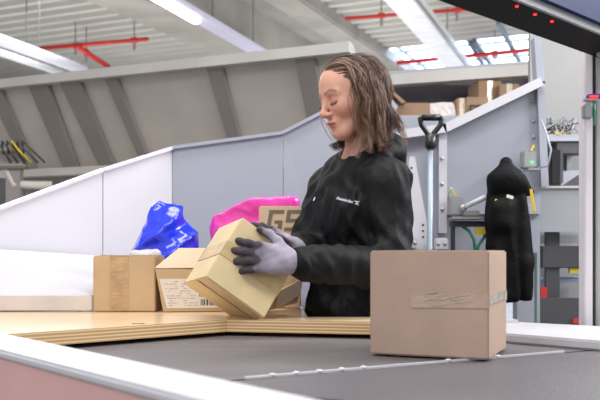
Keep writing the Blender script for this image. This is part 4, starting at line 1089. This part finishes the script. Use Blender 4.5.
# text
def text_mesh(txt, size):
    cu = bpy.data.curves.new('t', 'FONT'); cu.body = txt; cu.size = size; cu.resolution_u = 2; cu.offset = size*.02
    o = bpy.data.objects.new('t', cu); C.objects.link(o); dg = bpy.context.evaluated_depsgraph_get(); dg.update()
    me = bpy.data.meshes.new_from_object(o.evaluated_get(dg)); bpy.data.objects.remove(o); return me
def chest_ray(px, py):
    d_ = np.array([(px-300)/F_PX, 1, -(py-HZ)/F_PX], dtype=np.float32); t_ = 1.9
    for _ in range(200):
        P = np.array([0, 0, CAM_Z], dtype=np.float32)+d_*t_; s_ = float(hoodf(P[None])[0])
        if s_ < .001: break
        t_ += s_*.6
    return Vector(P.tolist())
P0 = chest_ray(336.5, 199); P1 = chest_ray(358.5, 204.5)
exx = (P1-P0).normalized(); ezz = (Vector((0, 0, 1))-exx*exx.z).normalized()
tm = text_mesh('Deutsche Post', .0135); o = link('chest_lettering', tm, PRINT, hoodie)
wtxt = max(v.co.x for v in tm.vertices); sc_ = (P1-P0).length*.80/wtxt
tm.transform(Matrix.Diagonal((sc_, sc_, 1, 1))); project_on_hoodie(o, P0, exx, ezz)
# post horn: loop, bell and cord lines
hb_ = MB()
def ringflat(cx, cy, r0, r1, a0=0, a1=6.283, n=18):
    for i in range(n):
        a = a0+(a1-a0)*i/n; b = a0+(a1-a0)*(i+1)/n
        vs = [hb_.bm.verts.new((cx+r*math.cos(t), cy+r*math.sin(t), 0)) for r, t in ((r0, a), (r1, a), (r1, b), (r0, b))]; hb_.bm.faces.new(vs)
ringflat(0, 0, .0018, .0034)
for pts in (((-.001, -.0026), (.006, -.0036), (.0075, -.0066), (-.001, -.0040)), ((-.009, .0032), (0, .0034), (0, .0020), (-.009, .0022)), ((-.006, -.004), (-.001, -.003), (-.001, -.0042), (-.006, -.0052)), ((.003, .003), (.0062, .0058), (.0068, .0044), (.004, .002))):
    hb_.bm.faces.new([hb_.bm.verts.new((x, y, 0)) for x, y in pts])
me = bpy.data.meshes.new('horn'); hb_.bm.to_mesh(me); hb_.bm.free(); o = link('horn_emblem', me, PRINT, hoodie)
project_on_hoodie(o, P0+exx*((P1-P0).length*.94)+ezz*.004, exx, ezz)
P2 = chest_ray(314.5, 199); 
m2 = MB()
m2.bm.faces.new([m2.bm.verts.new((x, y, 0)) for x, y in ((-.002, -.005), (.002, -.005), (.003, .004), (0, .006), (-.002, .003))])
me = bpy.data.meshes.new('mark'); m2.bm.to_mesh(me); m2.bm.free(); o = link('zip_mark', me, PRINT, hoodie); project_on_hoodie(o, P2, exx, ezz)

# ---------------------------------------------------------------- hanging jacket
YJ = 2.72
def J(x, y): p = at(x, y, YJ); return (p.x, p.y, p.z)
def jackf(P):
    top = su(cone(P, J(506, 164), J(506, 176), .020, .046), ell(P, J(508, 184), (.066, .05, .048)), .03)
    top = su(top, cone(P, J(500, 184), J(491, 197), .034, .018), .02)
    top = su(top, cone(P, J(512, 182), J(529, 191), .036, .016), .02)
    c_ = J(505, 250); c_ = (c_[0], YJ+.01, c_[2])
    bod = sbox(P, c_, (.052, .040, .175), rad=.03)
    bod = su(bod, sbox(P, (J(500, 0)[0], YJ-.01, J(0, 215)[2]), (.040, .045, .05), rad=.03), .03)
    slv = su(cone(P, J(519, 200), J(524, 262), .030, .030), cone(P, J(524, 262), J(527, 297), .030, .022), .02)
    lft = cone(P, J(493, 203), J(491, 262), .024, .016)
    z = P[..., 2]
    Pz = P*np.array([1, 1, .35], dtype=np.float32); bod = bod-.014*(.3-np.abs(vnoise(Pz, 42, 81))); slv = slv-.008*(.3-np.abs(vnoise(Pz, 50, 85)))
    d = su(su(bod, lft, .012), slv, .006)
    top = top-.012*(.3-np.abs(vnoise(P, 30, 83)))
    d = su(d, top, .006)
    return np.maximum(d+.003*vnoise(P, 40, 82), J(0, 303)[2]-z+.1*(P[..., 0]-J(505, 0)[0]))
jk = thing('hanging_jacket', 'black hooded jacket hanging on the grey chute side at right', 'jacket', J(507, 300))
jb = sdf_obj('jacket_body', jackf, (J(480, 0)[0], YJ-.12, J(0, 312)[2]), (J(545, 0)[0], YJ+.12, J(0, 155)[2]), .0055, JACK, jk)
MB().box(Vector(J(505.5, 198))+Vector((0, -.058, 0)), (.022, .004, .010), Matrix.Rotation(.3, 3, 'Y')).out('white_tag', PAPER, jk)
MB().beam(Vector(J(527, 190))+Vector((0, -.045, 0)), Vector(J(530, 212))+Vector((0, -.05, 0)), .006, .008).out('yellow_trim', YEL, jk)
MB().beam(Vector(J(494, 200))+Vector((0, -.04, 0)), Vector(J(493, 206))+Vector((0, -.04, 0)), .006, .012).out('yellow_trim', YEL, jk)
hk = thing('coat_hook', 'steel hook behind the top of the hanging black jacket', 'hook', at(506, 165, 2.88))
MB().tube([at(506, 163, 2.9), Vector(J(506, 165))+Vector((0, .02, 0)), Vector(J(506, 162))], .004, 8).out('hook', STEEL, hk, True)
MB().box(at(506, 163, 2.897), (.02, .006, .04)).out('hook_plate', STEEL, hk)

# ---------------------------------------------------------------- light
def area(name, loc, size, power, rot=(0, 0, 0), col=(1, 1, 1)):
    l = bpy.data.lights.new(name, 'AREA'); l.shape = 'RECTANGLE'; l.size, l.size_y = size; l.energy = power; l.color = col
    o = bpy.data.objects.new(name, l); C.objects.link(o); o.location = loc; o.rotation_euler = rot; return o
area('lamp_light_near', (-.6, .6, 3.4), (2.6, .5), 32, (math.radians(20), 0, 0), (1, .98, .97))
area('lamp_light_right', (2.3, 2.3, 2.7), (.5, 2.2), 58, (0, math.radians(62), 0), (.98, .98, 1))
area('lamp_light_top', (.2, 2.4, 3.6), (2.4, .5), 30, (0, 0, 0), (1, .98, 1))
for i, (x, y) in enumerate(((-3, 8), (1, 8), (4.5, 8), (-4, 14), (1, 14), (6, 14))):
    area('hall_light', (x, y, 3.9), (1.2, 3), 70, (0, 0, -.42), (1, 1, 1))
    area('deck_fill', (x, y, 2.2), (3, 5), 62, (math.pi, 0, -.42), (1, 1, 1))  # unseen upward fill, added to brighten the roof deck
wd = bpy.data.worlds.new('World'); S.world = wd; wd.use_nodes = True
bgn = wd.node_tree.nodes['Background']; bgn.inputs[0].default_value = (.93, .95, 1, 1); bgn.inputs[1].default_value = .55

# ---------------------------------------------------------------- camera
cd = bpy.data.cameras.new('Camera'); cam = bpy.data.objects.new('Camera', cd); C.objects.link(cam); S.camera = cam
cam.location = (0, 0, CAM_Z); cam.rotation_euler = (math.radians(90), 0, 0)
cd.sensor_width = 36; cd.lens = F_PX/600*36; cd.shift_y = (HZ-200)/600; cd.clip_end = 80; cd.clip_start = .05
cd.dof.use_dof = True; cd.dof.focus_distance = 2.15; cd.dof.aperture_fstop = 6.3
S.view_settings.view_transform = 'Standard'; S.view_settings.look = 'None'; S.view_settings.exposure = .62; S.view_settings.gamma = 1
